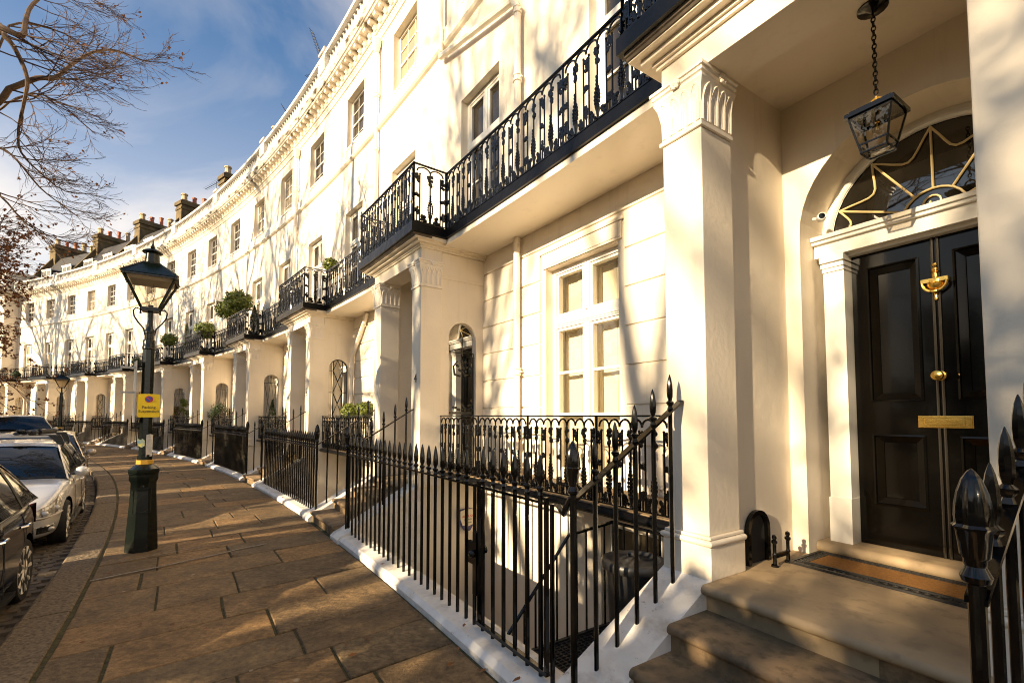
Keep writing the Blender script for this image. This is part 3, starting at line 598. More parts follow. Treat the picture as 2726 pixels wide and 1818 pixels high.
    st.box(a,b_,1.0,1.166,.39,.544); nosed(st,.12,1.57,.0,.90,.601,.057); nosed(st,a,b_,.86,1.22,.602,.058); st.box(.10,1.46,-.37,.0,.5,.602); nosed(st,.105,1.455,-.40,-.10,.68,.079)
    for xx in (.62,1.17): pass
    st.build('porch_landing',[M['landing'],M['step']],H)
    for nm,(p,q) in (('string_wall',sr),('string_wall',sl)):
        w=MB(B); w.sweep([(1.04,-2.5),(2.18,-2.5),(2.18,.035),(2.14,.07),(1.10,.612),(1.04,.62)],p,q,1); w.build(nm,M['coping'],H)
    # pit: floor, pavement retaining wall
    w=MB(B); w.box(uR-.3,sr[0],1.93,2.15,-2.5,-.02,n=4); w.box(uR,uL,0,2.2,-2.7,-2.5,n=3); w.build('basement_area',M['stucco'],H)
    # ---- number
    if number:
        me=text_mesh(number,.17,M['ink']); o=bpy.data.objects.new('house_number',me); COL.objects.link(o); o.parent=H
        p=Vector(B(.12,1.096,2.13)); o.location=p; o.rotation_euler=(pi/2,0,pi+.12/R)
    # ---- ironwork in side arch
    if trellis:
        t=MB(TV(B)); y=.06
        if trellis=='x':
            for za,zb_ in ((.8,1.35),(1.35,1.9),(1.9,2.45),(2.45,2.98)):
                t.tube([(.27,y,za),(.385,y,(za+zb_)/2),(.27,y,zb_)] if 0 else [(.385,y,za),(.27,y,(za+zb_)/2),(.385,y,zb_),(.50,y,(za+zb_)/2),(.385,y,za)],.0135,5)
                t.tube([(.155,y,(za+zb_)/2),(.27,y,(za+zb_)/2)],.008,5); t.tube([(.50,y,(za+zb_)/2),(.615,y,(za+zb_)/2)],.008,5)
            t.tube([(.27,y,.78),(.27,y,2.95)],.0125,5);t.tube([(.50,y,.78),(.50,y,2.95)],.0125,5)
            t.ring((.385,y,2.765),.225,.012,18,5,ax='y',a0=0,a1=pi); t.tube([(.16,y,.78),(.16,y,2.77)],.011,5); t.tube([(.61,y,.78),(.61,y,2.77)],.011,5)
        elif trellis=='v':
            t.tube([(.16,y,2.72),(.61,y,2.72)],.008,5); t.tube([(.18,y,2.72),(.50,y,1.0)],.006,5);t.tube([(.59,y,2.72),(.27,y,1.0)],.006,5);t.tube([(.385,y,2.9),(.20,y,1.2)],.006,5);t.tube([(.385,y,2.9),(.57,y,1.2)],.006,5); t.lathe([(.001,2.98),(.014,2.93),(.018,2.9),(.008,2.86)],(.385,y,0),6)
        elif trellis=='g':
            t.tube([(.155,y,.8),(.155,y,2.55),(.385,y,2.62),(.615,y,2.55)],.008,5); t.tube([(.16,y,2.55),(.61,y,2.55)],.008,5)
            t.box(.16,.58,.052,.066,1.62,1.66); t.box(.17,.19,.052,.066,.8,2.5)
            for cx_,cz,ww,hh,nn in ((.36,2.35,.20,.22,16),(.34,1.72,.36,.10,18)):
                rr=random.Random(3)
                for k in range(nn): aa=rr.random()*2*pi; qq=rr.random()**.5; t.ball((cx_+math.cos(aa)*qq*ww*.5,y,cz+math.sin(aa)*qq*hh*.5),(.024,.007,.022),6,4)
            for s_ in (-1,1): t.tube([(.36+s_*.03,y,2.2),(.36+s_*.13,y,2.22),(.36+s_*.15,y,2.34),(.36+s_*.08,y,2.42)],[.02,.02,.014,.008],5)
            t.lathe([(.001,2.82),(.018,2.72),(.01,2.64),(.01,2.5)],(.36,y,0),6)
        t.build('arch_ironwork',M['iron'],H)
    return H
# ================================================================== the terrace
ORD=['','','second','third','fourth','fifth','sixth','seventh','eighth','ninth','tenth']
U1=-6.03
h3=build_house(U1,'nearest white stucco house, with the large black front door and hanging lantern',None,2,uL=2.03,sr=(-.08,.27),sl=(1.50,1.86),trellis=None)
h4=build_house(0,'white stucco house marked 4, with the tall cream-shuttered window','4',1,uR=-4.0,bw=(-3.47,-2.33),balR=-4.0,arR=-4.24,trellis='g')
h5=build_house(W,'white stucco house marked 5, with black diamond lattice in its porch arch','5',0,trellis='x')
HS=[h3,h4,h5]
_pm={}
def PM(me,k):
    key=(me.name,k)
    if key not in _pm: q=me.copy(); q.materials[0]=M[k]; _pm[key]=q
    return _pm[key]
spec={2:('white stucco house marked 6, with a dark cone bush at its window','6','v')}
h6=build_house(2*W,spec[2][0],'6',0,trellis='v'); HS.append(h6)
for i in range(3,9):
    c=copy_tree(h6); c.location=wpos(i*W,0); c.rotation_euler=(0,0,wrot(i*W))
    for ch in list(c.children):
        if ch.name.startswith('house_number'): bpy.data.objects.remove(ch)
    c['label']={3:'white stucco house just right of the near lamp post',4:'white stucco house directly behind the near lamp post and yellow sign',5:'white stucco house just left of the near lamp post, with tan porch pillars',6:'white stucco house behind the black diamond trellis between the two lamp posts',7:'white stucco house behind the distant lamp post',8:'last white stucco house of the curve, beside the projecting end pavilion'}[i]
    if i==6:
        for ch in list(c.children):
            if ch.name.startswith('arch_ironwork'): ch.data=[q for q in h5.children if q.name.startswith('arch_ironwork')][0].data
    HS.append(c)
    kk=random.Random(i*7)
    for w_ in c.children:
        if w_.name.startswith('window'):
            pm=kk.choice(('pane','pane','pane_mid','pane_blind'))
            for pn in w_.children:
                if pn.name.startswith('pane') and pn.data.materials[0]!=M['clear']:
                    pn.data=PM(pn.data,pm)
# round-topped balcony end: projecting pavilion that closes the row
P=empty('end_pavilion',48.35,label='projecting white end house closing the crescent at the far left',cat='house')
m=MB(B); m.wall(0,7,-.2,11,.82,[(1.6,2.75,8.85,10.25),(4.2,5.35,8.85,10.25),(1.6,2.75,4.3,7.05),(4.2,5.35,4.3,7.05)]); m.box(0,7,-7,.55,-.2,11,n=4)
m.add([(0,.55,-.2),(0,.82,-.2),(0,.82,11),(0,.55,11)],[(0,1,2,3)]); m.build('wall',M['stucco'],P)
for q in ((1.6,2.75),(4.2,5.35)):
    for z0,z1 in ((8.85,10.25),(4.3,7.05)):
        g=MB(B); g.box(q[0],q[1],.60,.62,z0,z1); f=MB(B); f.box(q[0],q[0]+.06,.62,.68,z0,z1); f.box(q[1]-.06,q[1],.62,.68,z0,z1); f.box(q[0],q[1],.62,.68,(z0+z1)/2-.03,(z0+z1)/2+.03); f.box(q[0],q[1],.62,.68,z1-.06,z1)
        o=f.build('window',M['sash'],P); g.build('pane',M['pane'],o)
m=MB(B)
for z0,z1,e in ((10.6,10.75,.06),(10.75,10.95,.12),(10.95,11.15,.5),(11.15,12.6,.02),(12.6,12.75,.12)): m.box(-e,7.2,-6,.82+e,z0,z1,n=3)
m.box(-.05,7.1,.5,.87,8.4,8.7,n=3); m.build('cornice',M['trim'],P)
# ---------------- downpipes (parts of the houses)
def pipe(H,pts,r=.045,cols=()):
    m=MB(B); m.tube(pts,r,8)
    for u,v,z in cols: m.lathe([(r+.006,z-.05),(r+.016,z-.045),(r+.016,z-.03),(r+.008,z-.025),(r+.008,z+.03),(r+.018,z+.035),(r+.018,z+.05),(r,z+.055)],(u,v,0),8); m.box(u-.085,u-.04,v-.03,v+.0,z-.012,z+.012); m.box(u+.04,u+.085,v-.03,v,z-.012,z+.012)
    return m.build('downpipe',M['trim'],H)
pipe(h4,[(-.98,.09,.83),(-.98,.09,4.07)],.045,[(-.98,.09,2.2)])
pipe(h4,[(-1.0,.09,4.28),(-1.0,.09,7.40),(-.90,.10,7.58)],.05,[(-1.0,.09,6.35),(-1.0,.09,7.35)])
pipe(h4,[(-.90,.11,7.56),(1.32,.11,8.16)],.052); pipe(h4,[(1.32,.10,8.16),(1.32,.10,10.6)],.04,[(1.32,.10,8.2)])
for H,uu in ((h5,-1.38),(h6,-1.1)):
    pipe(H,[(uu,.09,4.28),(uu,.09,10.3)],.04,[(uu,.09,z) for z in (6.0,7.9,9.2)])
    m=MB(B); m.lathe([(.045,10.25),(.06,10.28),(.11,10.42),(.115,10.52),(.12,10.53),(.12,10.56)],(uu,.10,0),8); m.build('rainwater_hopper',M['trim'],H)
pipe(h5,[(-1.0,.09,4.05),(-.95,.09,3.95),(-.15,.10,3.1),(-.12,.10,2.9),(-.12,.10,.83)],.05,[(-.12,.10,2.85)])
# ---------------- front railings of every area, railings of the steps
def front_railing(i,uo,ur,ul,label,gate=None,near=True,postR=True):
    F=empty('area_railing',uo+(ur+ul)/2,2.0,label=label,cat='railings',group='black spear-topped railings round the basement areas')
    inv=F.matrix_basis.inverted() if False else None
    u0=uo+(ur+ul)/2
    def Q(u,v,z): # coordinates local to this empty (at arc point v=2.0)
        a=(u-u0)/R; return ((R-v)*math.sin(a),(R-2.0)-(R-v)*math.cos(a),z)
    def pt(name,me,u,v,z): o=inst(name,me,F,Q(u,v,z),(u-u0)/R); return o
    ra,rb=uo+ur,uo+ul
    m=MB(Q); n=max(2,int((rb-ra)/.5))
    if gate:
        g0,g1=gate; 
        for a,b in ((ra,g0-.05),(g1+.05,rb)):
            if b-a>.1: m.box(a,b,1.975,2.025,1.078,1.094,n=n)
    else: m.box(ra,rb,1.975,2.025,1.078,1.094,n=n)
    m.build('top_rail',M['iron'],F)
    k=int(round((rb-ra)/.142)); 
    for j in range(1,k):
        u=ra+(rb-ra)*j/k
        if gate and g0-.04<u<g1+.04: continue
        pt('railing_bar',BAR,u,2.0,.0)
    m=MB(Q); m.sweep([(1.86,-.12),(2.16,-.12),(2.16,.035),(2.12,.07),(1.90,.085),(1.86,.07)],ra-.12,rb+.1,8); m.build('plinth',M['coping'],F)
    if gate:
        G=MB(Q); kk=6
        G.box(g0,g1,1.985,2.015,1.078,1.094,n=3); G.box(g0,g1,1.985,2.015,.10,.125,n=3)
        G.box(g0,g0+.022,1.988,2.012,.10,1.12); G.box(g1-.022,g1,1.988,2.012,.10,1.12)
        go=G.build('gate',M['iron'],F)
        for j in range(kk):
            u=g0+(g1-g0)*(j+.5)/kk; o=inst('gate_bar',BAR,go,Q(u,2.0,.03),(u-u0)/R)
        l=MB(Q); l.box(g1-.02,g1+.10,2.01,2.03,.52,.68); l.lathe([(.001,2.03),(.026,2.032),(.03,2.05),(.02,2.065),(.012,2.07),(.001,2.07)],(g1+.01,0,.60),8,ax='y'); l.lathe([(.001,2.0),(.012,2.0),(.012,1.95),(.03,1.94),(.03,1.92),(.001,1.91)],(g1+.03,0,.61),8,ax='y'); l.box(g1+.0,g1+.05,1.95,2.02,.30,.75); l.build('gate_lock',M['iron'],go)
        for gp in (g0-.045,g1+.055):
            b=MB(Q); b.tube([(gp,2,.03),(gp,2,1.09)],.0145,8); b.build('gate_stile',M['iron'],F)
    return F,Q
def step_railing(u,side,label,z0off=0.0):
    """sloping hand rail from the pavement post up to the porch pillar, plane u = const"""
    F=empty('step_railing',u,2.02,label=label,cat='railings',group='sloping spear-topped railings beside the entrance steps')
    def Q(v,z): a=0; return (0,-(2.02-v)*-1 if 0 else (2.02-v)*-1,z)
    def y(v): return (v-2.02)
    zr=lambda v:1.135+(2.03-v)*.60
    zt=lambda v:.07+(2.14-v)*.521
    m=MB(); a,b=2.03,1.10
    m.add([(x,y(v),zr(v)+dz) for v in (a,b) for x in (-.022,.022) for dz in (-.008,.008)],[(0,1,3,2),(4,6,7,5),(0,4,5,1),(2,3,7,6),(0,2,6,4),(1,5,7,3)]); m.build('sloping_rail',M['iron'],F)
    for v in (1.86,1.70,1.535,1.37,1.205):
        me=STB.get(v)
        if me is None:
            h=zr(v)-zt(v); mm=spear_bar(h,.0135,.235,.0195,-.02); me=STB[v]=mm.mesh('step_railing_bar',M['iron'])
        inst('railing_bar',me,F,(0,y(v),zt(v)),0)
    inst('newel_post',NEW,F,(0,0,0.02),0)
    return F
STB={}; NEW=acorn_post(1.155,0.0,.70).mesh('newel_post',M['iron'])
F4,Q4=front_railing(0,0,-4.19,.28,'black spear-topped railing in front of the shuttered window, with a gate near its right end',gate=(-4.06,-3.22))
F5,Q5=front_railing(1,W,-3.98,.12,'black railing before house 5, just beyond the steps marked 4',gate=None)
lab={2:'black railing before house 6, third railing from the right',3:'black railing fourth from the right, right of the near lamp post',4:'black railing directly behind the near lamp post',5:'black railing just left of the near lamp post',6:'black railing below the dark diamond trellis',7:'black railing behind the distant lamp post',8:'farthest black railing, behind the white sport utility vehicle'}
F6,Q6=front_railing(2,2*W,-3.98,.12,lab[2])
for i in range(3,9):
    c=copy_tree(F6); uc=i*W+(-3.98+.12)/2; c.location=wpos(uc,2.0); c.rotation_euler=(0,0,wrot(uc)); c['label']=lab[i]
sn={-1:('nearest entrance','nearest entrance'),0:('porch marked 4',)*2,1:('porch marked 5',)*2,2:('porch marked 6',)*2,3:('porch right of the near lamp post',)*2,4:('porch hidden by the near lamp post',)*2,5:('porch just left of the near lamp post',)*2,6:('porch left of the diamond trellis',)*2,7:('porch behind the distant lamp post',)*2,8:('farthest porch at the left edge',)*2}
firstL=firstR=None
for i in range(-1,9):
    uo=U1 if i<0 else i*W
    for side,off in (('right',.10 if i<0 else .17),('left',1.71 if i<0 else 1.74)):
        step_railing(uo+off,side,f'sloping spear railing {side} of the steps, {sn[i][0]}')
# scroll where the front rail meets the newel
m=MB(Q4); m.tube([(-4.17,2.0,1.086),(-4.24,2.02,1.06),(-4.27,2.03,1.10),(-4.29,2.02,1.15),(-4.31,2.0,1.16)],[.018,.018,.016,.014,.012],6); m.build('rail_scroll',M['iron'],F4)
# ================================================================== area stair, bin and alarm box of house 4
st=empty('metal_area_stair',-3.6,1.5,label='black metal grating landing with slim handrail behind the gate',cat='stair')
u0=-3.6
def QS(u,v,z): a=(u-u0)/R; return ((R-v)*math.sin(a),(R-1.5)-(R-v)*math.cos(a),z)
m=MB(QS)
for j in range(26): v=1.93-j*.045; m.box(-4.18,-3.44,v-.006,v+.006,-.12,-.09)
for j in range(24): u=-4.18+j*.032; m.box(u-.004,u+.004,.80,1.93,-.115,-.088)
m.box(-3.46,-3.43,.80,1.95,-.15,-.08); m.box(-4.2,-3.44,.78,.81,-.15,-.08); m.build('grating',M['rubber'],st)
m=MB(QS)
for k in range(9): m.box(-3.42+.0,-2.7,.55-.02,.80,-.35-.2*k,-.32-.2*k) if 0 else None
m.box(-4.2,-3.44,.2,.78,-.35,-.32)
m.build('tread',M['rubber'],st)
m=MB(QS); m.tube([(-3.44,1.93,.02),(-3.44,1.32,.68),(-3.44,.84,.72)],.014,6); m.tube([(-3.44,.84,.72),(-4.2,.84,.72)],.012,6); m.build('handrail',M['iron'],st)
m=MB(QS); m.tube([(-3.44,0,0)]*2,.001,3) if 0 else None
bm_=MB(); bm_.tube([(0,0,0),(0,0,1)],.009,5); BAL=bm_.mesh('stair_baluster',M['iron'])
for k in range(11):
    v=1.84-k*.10; zt=.02+(1.93-v)/.61*.66 if v>1.32 else .68+(1.32-v)*.083
    inst('baluster',BAL,st,QS(-3.44,v,-.1),0,(1,1,zt+.1))
for k in range(6): inst('baluster',BAL,st,QS(-3.56-k*.12,.84,-.1),0,(1,1,.82))
db=empty('dustbin',-3.88,1.08,-.09,label='black ribbed plastic dustbin with lid behind the sloping railing',cat='dustbin')
m=MB(); n=48; vs=[];fs=[]
for i in range(9):
    z=.62*i/8; 
    for j in range(n):
        t=2*pi*j/n; r=(.165+.035*i/8)*(1-.05*(1 if (j//2)%2 and 1<=i<=6 else 0)); vs.append((r*math.cos(t),r*math.sin(t),z))
for i in range(8):
    for j in range(n): a=i*n+j;b=i*n+(j+1)%n; fs.append((a,b,b+n,a+n))
m.add(vs,fs,0,True); m.build('body',M['plastic'],db)
m=MB(); m.lathe([(.225,.60),(.232,.61),(.232,.645),(.222,.66),(.19,.665),(.17,.65),(.12,.648),(.08,.665),(.04,.672),(.001,.673)],n=32); m.tube([(-.05,.0,.665),(-.045,0,.69),(.045,0,.69),(.05,0,.665)],.01,6); m.build('lid',M['plastic'],db)
# alarm box on the porch base wall of house 4
al=empty('alarm_box',-.03,1.0,.0,label='cream and navy shield-shaped alarm box on the white area wall behind the railing',cat='alarm box')
m=MB(TV(lambda u,v,z:(u,v,z)))
def shield(s,y,z0=0):
    P=[(-.12,.14),(-.06,.155),(0,.158),(.06,.155),(.12,.14),(.118,.03),(.085,-.07),(.04,-.13),(0,-.145),(-.04,-.13),(-.085,-.07),(-.118,.03)]
    return [(a*s,y,b*s+z0) for a,b in P]
def slab(P,y0,y1,mt,name,par):
    m=MB(); k=len(P); m.add([(y0,a,c) for a,_,c in P]+[(y1,a,c) for a,_,c in P],[tuple(range(k-1,-1,-1)),tuple(range(k,2*k))]+[(i,(i+1)%k,k+(i+1)%k,k+i) for i in range(k)]); return m.build(name,mt,par)
M['navy']=mat('navy_plastic',(.03,.03,.16),.4); M['ivory']=mat('ivory_plastic',(.72,.64,.48),.4)
zc=.66
al.location=wpos(-.01,.32,.05); al.scale=(1.1,1.1,1.1); zc=.05
slab(shield(1.0,0),-.01,-.05,M['navy'],'back_box',al)
q=[(a*.97,b,max(c,-.075+abs(a)*.25)*.97) for a,b,c in shield(1.0,0)]; slab(q,-.05,-.056,M['ivory'],'cover',al)
for s_,zz_,sz in (('AMBUSH',.06,.047),('SECURITY',.015,.028),('SYSTEMS',-.025,.028)):
    me=text_mesh(s_,sz,M['red'] if s_=='AMBUSH' else M['ink'],.001); o=bpy.data.objects.new('alarm_lettering',me); COL.objects.link(o); o.parent=al; o.location=(-.0575,0,zz_); o.rotation_euler=(pi/2,0,-pi/2)
# ================================================================== things at the nearest entrance
mt=empty('doormat',U1+.885,.125,.602,label='brown coir doormat with black scrollwork rubber edge before the black door',cat='doormat')
m=MB(); m.box(-.43,.43,-.13,.13,.0,.016); m.build('coir_pad',M['coir'],mt); mt.scale=(1.06,1.05,1)
m=MB(); m.box(-.52,.52,-.215,-.195,0,.014);m.box(-.52,.52,.195,.215,0,.014);m.box(-.52,-.50,-.195,.195,0,.014);m.box(.50,.52,-.195,.195,0,.014)
m.box(-.45,.45,-.145,-.131,0,.018);m.box(-.45,.45,.131,.145,0,.018);m.box(-.45,-.431,-.131,.131,0,.018);m.box(.431,.45,-.131,.131,0,.018)
for i in range(22):
    for y in (-.17,.17): m.ring((-.475+i*.045,y,.007),.022,.0055,10,4,ax='z')
for i in range(7):
    for x in (-.475,.475): m.ring((x,-.13+i*.045,.007),.020,.0055,10,4,ax='z')
m.build('rubber_border',M['rubber'],mt)
bn=empty('boot_scraper_niche',U1+1.565,.51,.60,label='black cast iron arched niche in the white porch wall beside the doormat',cat='niche')
m=MB()
for i in range(12):
    a0,a1=pi*i/12,pi*(i+1)/12
    for rr0,rr1,x0,x1 in ((.105,.135,-.03,0.0),):
        P=[(x,r_*math.cos(t),.22+r_*math.sin(t)) for t in (a0,a1) for r_ in (rr0,rr1) for x in (x0,x1)]
        m.add(P,[(0,1,3,2),(4,6,7,5),(0,4,5,1),(2,3,7,6),(0,2,6,4),(1,5,7,3)],0,True)
m.box(-.03,0,-.135,-.105,0,.22);m.box(-.03,0,.105,.135,0,.22); m.build('surround',M['iron'],bn)
m=MB(); m.add([(-.004,.11*math.cos(pi*i/12),.22+.11*math.sin(pi*i/12)) for i in range(13)]+[(-.004,-.11,0),(-.004,.11,0)],[tuple(range(15))]); m.build('dark_backing',M['dark'],bn)  # flat dark sheet painted for the shaded hollow of the niche
bs=empty('boot_scraper',U1+1.44,.42,.60,label='small black iron boot scraper standing by the arched niche',cat='boot scraper')
m=MB()
for y in (-.085,.085): m.lathe([(.024,0),(.024,.012),(.013,.02),(.011,.07),(.016,.08),(.011,.09),(.012,.15),(.02,.16),(.02,.17),(.01,.178),(.016,.19),(.014,.205),(.001,.212)],(0,y,0),8)
m.box(-.006,.006,-.08,.08,.055,.085); m.build('scraper',M['iron'],bs)
sc=empty('security_camera',U1+1.37,-.14,3.08,label='small white security camera in the door arch beside the fanlight',cat='security camera')
m=MB(); m.lathe([(.022,-.02),(.03,-.01),(.032,.03),(.028,.05),(.001,.052)],(0,0,0),12,ax='y'); m.tube([(0,0,0),(.05,-.02,.01)],.012,8); m.build('housing',M['white_plastic'],sc)
m=MB(); m.lathe([(.001,.052),(.02,.053),(.02,.058),(.001,.06)],(0,0,0),12,ax='y'); m.build('camera_lens',M['carglass'],sc); sc.rotation_euler.z+=.5
# hanging lantern
ln=empty('hanging_lantern',U1+.79,.50,3.97,label='square black glass lantern hanging on a chain in the nearest porch',cat='lantern')
m=MB(); m.lathe([(.001,0),(.075,-.001),(.075,-.012),(.03,-.022),(.012,-.035),(.001,-.036)],n=16); m.build('ceiling_rose',M['iron'],ln)
m=MB(); zt=-.035
for i in range(18):
    z=zt-.014-i*.027
    pts=[(0,0,0)]
    a=[((.010*math.cos(t),0,z+.018*math.sin(t)) if i%2 else (0,.010*math.cos(t),z+.018*math.sin(t))) for t in (2*pi*j/8 for j in range(9))]
    m.tube(a,.0038,5,cap=False)
m.build('chain',M['iron'],ln)
LR=Matrix.Rotation(.0,4,'Z'); zl=-.50
def LT(x,y,z): v=LR@Vector((x,y,z)); return tuple(v)
m=MB(LT); 
for R0,z in ((.04,-.40),): m.ring((0,0,z-.175),R0*.72,.0055,16,6,ax='y')
m.tube([(0,0,-.535),(0,0,-.555)],.005,6); m.tube([(0,0,-.60),(0,0,-.63)],.006,6); m.build('brass_ring',M['gold'],ln)
a,b,h0,h1=.102,.06,-.625,-.86
m=MB(LT); m.box(-.10,.10,-.10,.10,h0,h0+.014); m.box(-.118,.118,-.118,.118,h0-.024,h0-.001)
for sx in (-1,1):
    for sy in (-1,1): m.tube([(sx*a,sy*a,h0-.03),(sx*b,sy*b,h1)],.0065,4)
for w,z in ((a,h0-.03),(b+.003,h1),(b+.010,h1+.045)):
    for s in (-1,1): m.tube([(-w,s*w,z),(w,s*w,z)],.0058,4); m.tube([(s*w,-w,z),(s*w,w,z)],.0058,4)
m.build('lantern_frame',M['iron'],ln)
m=MB(LT)
for k in range(4):
    t=k*pi/2; rx=lambda x,y:(x*math.cos(t)-y*math.sin(t),x*math.sin(t)+y*math.cos(t))
    P=[rx(-a,a)+(h0-.04,),rx(a,a)+(h0-.04,),rx(b,b)+(h1,),rx(-b,b)+(h1,)]
    m.add(P,[(0,1,2,3)])
m.add([(-b,-b,h1),(b,-b,h1),(b,b,h1),(-b,b,h1)],[(0,1,2,3)]); m.build('lantern_glass',M['lampglass'],ln)
m=MB(LT); m.lathe([(.001,h0-.06),(.010,h0-.062),(.012,h0-.068),(.022,h0-.095),(.025,h0-.115),(.018,h0-.135),(.001,h0-.142)],n=12); m.build('bulb',M['lampglass'],ln)
m=MB(LT); m.lathe([(.001,h0-.025),(.011,h0-.025),(.011,h0-.065),(.001,h0-.066)],n=8); m.tube([(0,0,h0-.065),(.005,0,h0-.11),(-.005,0,h0-.11),(0,0,h0-.07)],.0015,4); m.build('bulb_holder',M['brass'],ln)
# ================================================================== ground
def arcgrid(u0,u1,du,vs_,z,uvs=False):
    m=MB(); n=int((u1-u0)/du); uv=[]
    P=[]
    for i in range(n+1):
        u=u0+(u1-u0)*i/n
        for v in vs_: p=wpos(u,v,z); P.append(tuple(p)); uv.append((u,v))
    k=len(vs_); m.add(P,[(i*k+j,(i+1)*k+j,(i+1)*k+j+1,i*k+j+1) for i in range(n) for j in range(k-1)]); return m,uv
m=MB()
# ground sheet kept clear of the basement pits: everything lies in front of v=5 or below the pits
m.add([(x*2500,y*2500,-2.75) for x,y in ((-1,-1),(1,-1),(1,1),(-1,1))],[(0,1,2,3)]); o=m.build('ground',M['earth'],kind='structure')
m,uv=arcgrid(-60,90,1.5,[6.2,9,12,16],-.135); tag(m.build('road',M['asphalt']),kind='structure')
m,uv=arcgrid(-60,90,1.5,[11.5,20,30,45],-.10); tag(m.build('garden_ground',M['earth']),kind='structure')
m,uv=arcgrid(-25,70,.6,[4.72,5.2,5.8,6.4],-.125); o=tag(m.build('gutter',M['sett']),kind='structure')
l=o.data.uv_layers.new(name='UVMap')
for lp in o.data.loops: l.data[lp.index].uv=(uv[lp.vertex_index][0],uv[lp.vertex_index][1])
# flagstones
r=random.Random(21); vs=[];fs=[];tints=[];
def put_flag(u0,u1,v0,v1,tint,riv,g=.008):
    b=len(vs); n=max(1,int((v1-v0)/.25)); j=lambda a:(r.random()-.5)*a
    pts=[]
    nu=2
    gu=g*.45
    for i in range(n+1): pts.append((u0+gu+j(.008),v0+g+(v1-v0-2*g)*i/n))
    for i in range(1,nu): pts.append((u0+gu+(u1-u0-2*gu)*i/nu,v1-g+j(.014)))
    for i in range(n,-1,-1): pts.append((u1-gu+j(.008),v0+g+(v1-v0-2*g)*i/n))
    for i in range(nu-1,0,-1): pts.append((u0+gu+(u1-u0-2*gu)*i/nu,v0+g+j(.014)))
    cu,cv=(u0+u1)/2,(v0+v1)/2; tu,tv=j(.010),j(.008); z=.0+j(.005)
    k=len(pts)
    for s_,dz in ((1,-.04),(1,-.006),(.985,0)):
        for (u,v) in pts:
            uu=cu+(u-cu)*(1 if s_==1 else 1-.006/max(.1,(u1-u0)/2)); vv=cv+(v-cv)*(1 if s_==1 else 1-.006/max(.1,(v1-v0)/2))
            vs.append(tuple(wpos(uu+(4.47-vv)*.08,vv,z+dz+tu*(u-cu)+tv*(v-cv)))); tints.append((tint,riv))
    for q in range(2):
        for i in range(k): fs.append((b+q*k+i,b+q*k+(i+1)%k,b+(q+1)*k+(i+1)%k,b+(q+1)*k+i))
    fs.append(tuple(range(b+2*k,b+3*k)))
u=-11.0
while u<58:
    w=.42+.30*r.random(); v=2.17; 
    while v<4.48:
        L_=.50+.75*r.random(); v1=min(v+L_,4.49)
        if 4.49-v1<.28: v1=4.49
        put_flag(u,u+w,v,v1,r.random(),(r.random()**2.0)*1.15 if r.random()<.6 else .12,.006+.006*r.random()); v=v1
    u+=w
me=bpy.data.meshes.new('pavement'); me.from_pydata(vs,[],fs); me.materials.append(M['flag']); ca=me.color_attributes.new('tint','FLOAT_COLOR','POINT')
for i,(a,b) in enumerate(tints): ca.data[i].color=(a,b,0,1)
o=bpy.data.objects.new('pavement',me); COL.objects.link(o); tag(o,kind='structure')
m,uv=arcgrid(-12,60,1.0,[2.1,2.6,3.2,3.8,4.2,4.56],-.012); tag(m.build('pavement_bedding',M['moss']),kind='structure')
m=MB(); u=-12
while u<60:
    L_=.75+.5*r.random(); z=(r.random()-.5)*.006; e=.006
    P=[]
    for uu in (u+e,u+L_-e):
        for v,zz in ((4.515,-.2),(4.515,-.002),(4.525,.008),(4.79,.004),(4.815,-.010),(4.82,-.03),(4.82,-.2)): P.append(tuple(wpos(uu,v+(r.random()-.5)*.008,zz+z)))
    m.add(P,[(i,i+1,i+8,i+7) for i in range(6)]+[tuple(range(7)),tuple(range(13,6,-1))]); u+=L_
tag(m.build('kerb',M['granite']),kind='structure')
# fallen leaves
m=MB(); r=random.Random(5)
for i in range(260):
    u=-6+r.random()**1.4*34; v=1.9+r.random()*2.9 if r.random()<.7 else 4.85+r.random()*.6
    z=.014 if v<4.5 else -.10
    if v<2.2: z=.095
    c=wpos(u,v,z+r.random()*.004); a=r.random()*6.3; s=.012+.02*r.random()
    m.add([tuple(c+Vector((math.cos(a+t)*s*q,math.sin(a+t)*s*q,h_))) for t,q,h_ in ((0,1.3,0),(1.2,.6,.006),(2.4,.7,.002),(3.3,1.1,.004),(4.5,.6,0))],[(0,1,2,3,4)])
tag(m.build('fallen_leaves',M['leafb']),kind='stuff')

# cement line where the paving was relaid by the lamp
m=MB(lambda u,v,z:tuple(wpos(u,v,z)))
for pr,w in (([(.03,4.49),(.12,4.19),(.17,3.95),(.24,3.75),(.33,3.45),(.43,3.22),(.50,2.9)],.018),([(.66,4.30),(.74,4.0),(.80,3.74),(.84,3.45),(.88,3.2)],.008)):
    for (a,b),(c,d) in zip(pr,pr[1:]): m.add([(a-w,b,.010),(c-w,d,.010),(c+w*.8,d,.010),(a+w*.8,b,.010)],[(0,1,2,3)])
M['cement']=mat('cement_line',(.36,.30,.22),.9,var=.5,vscale=30); tag(m.build('paving_mortar',M['cement']),kind='structure')

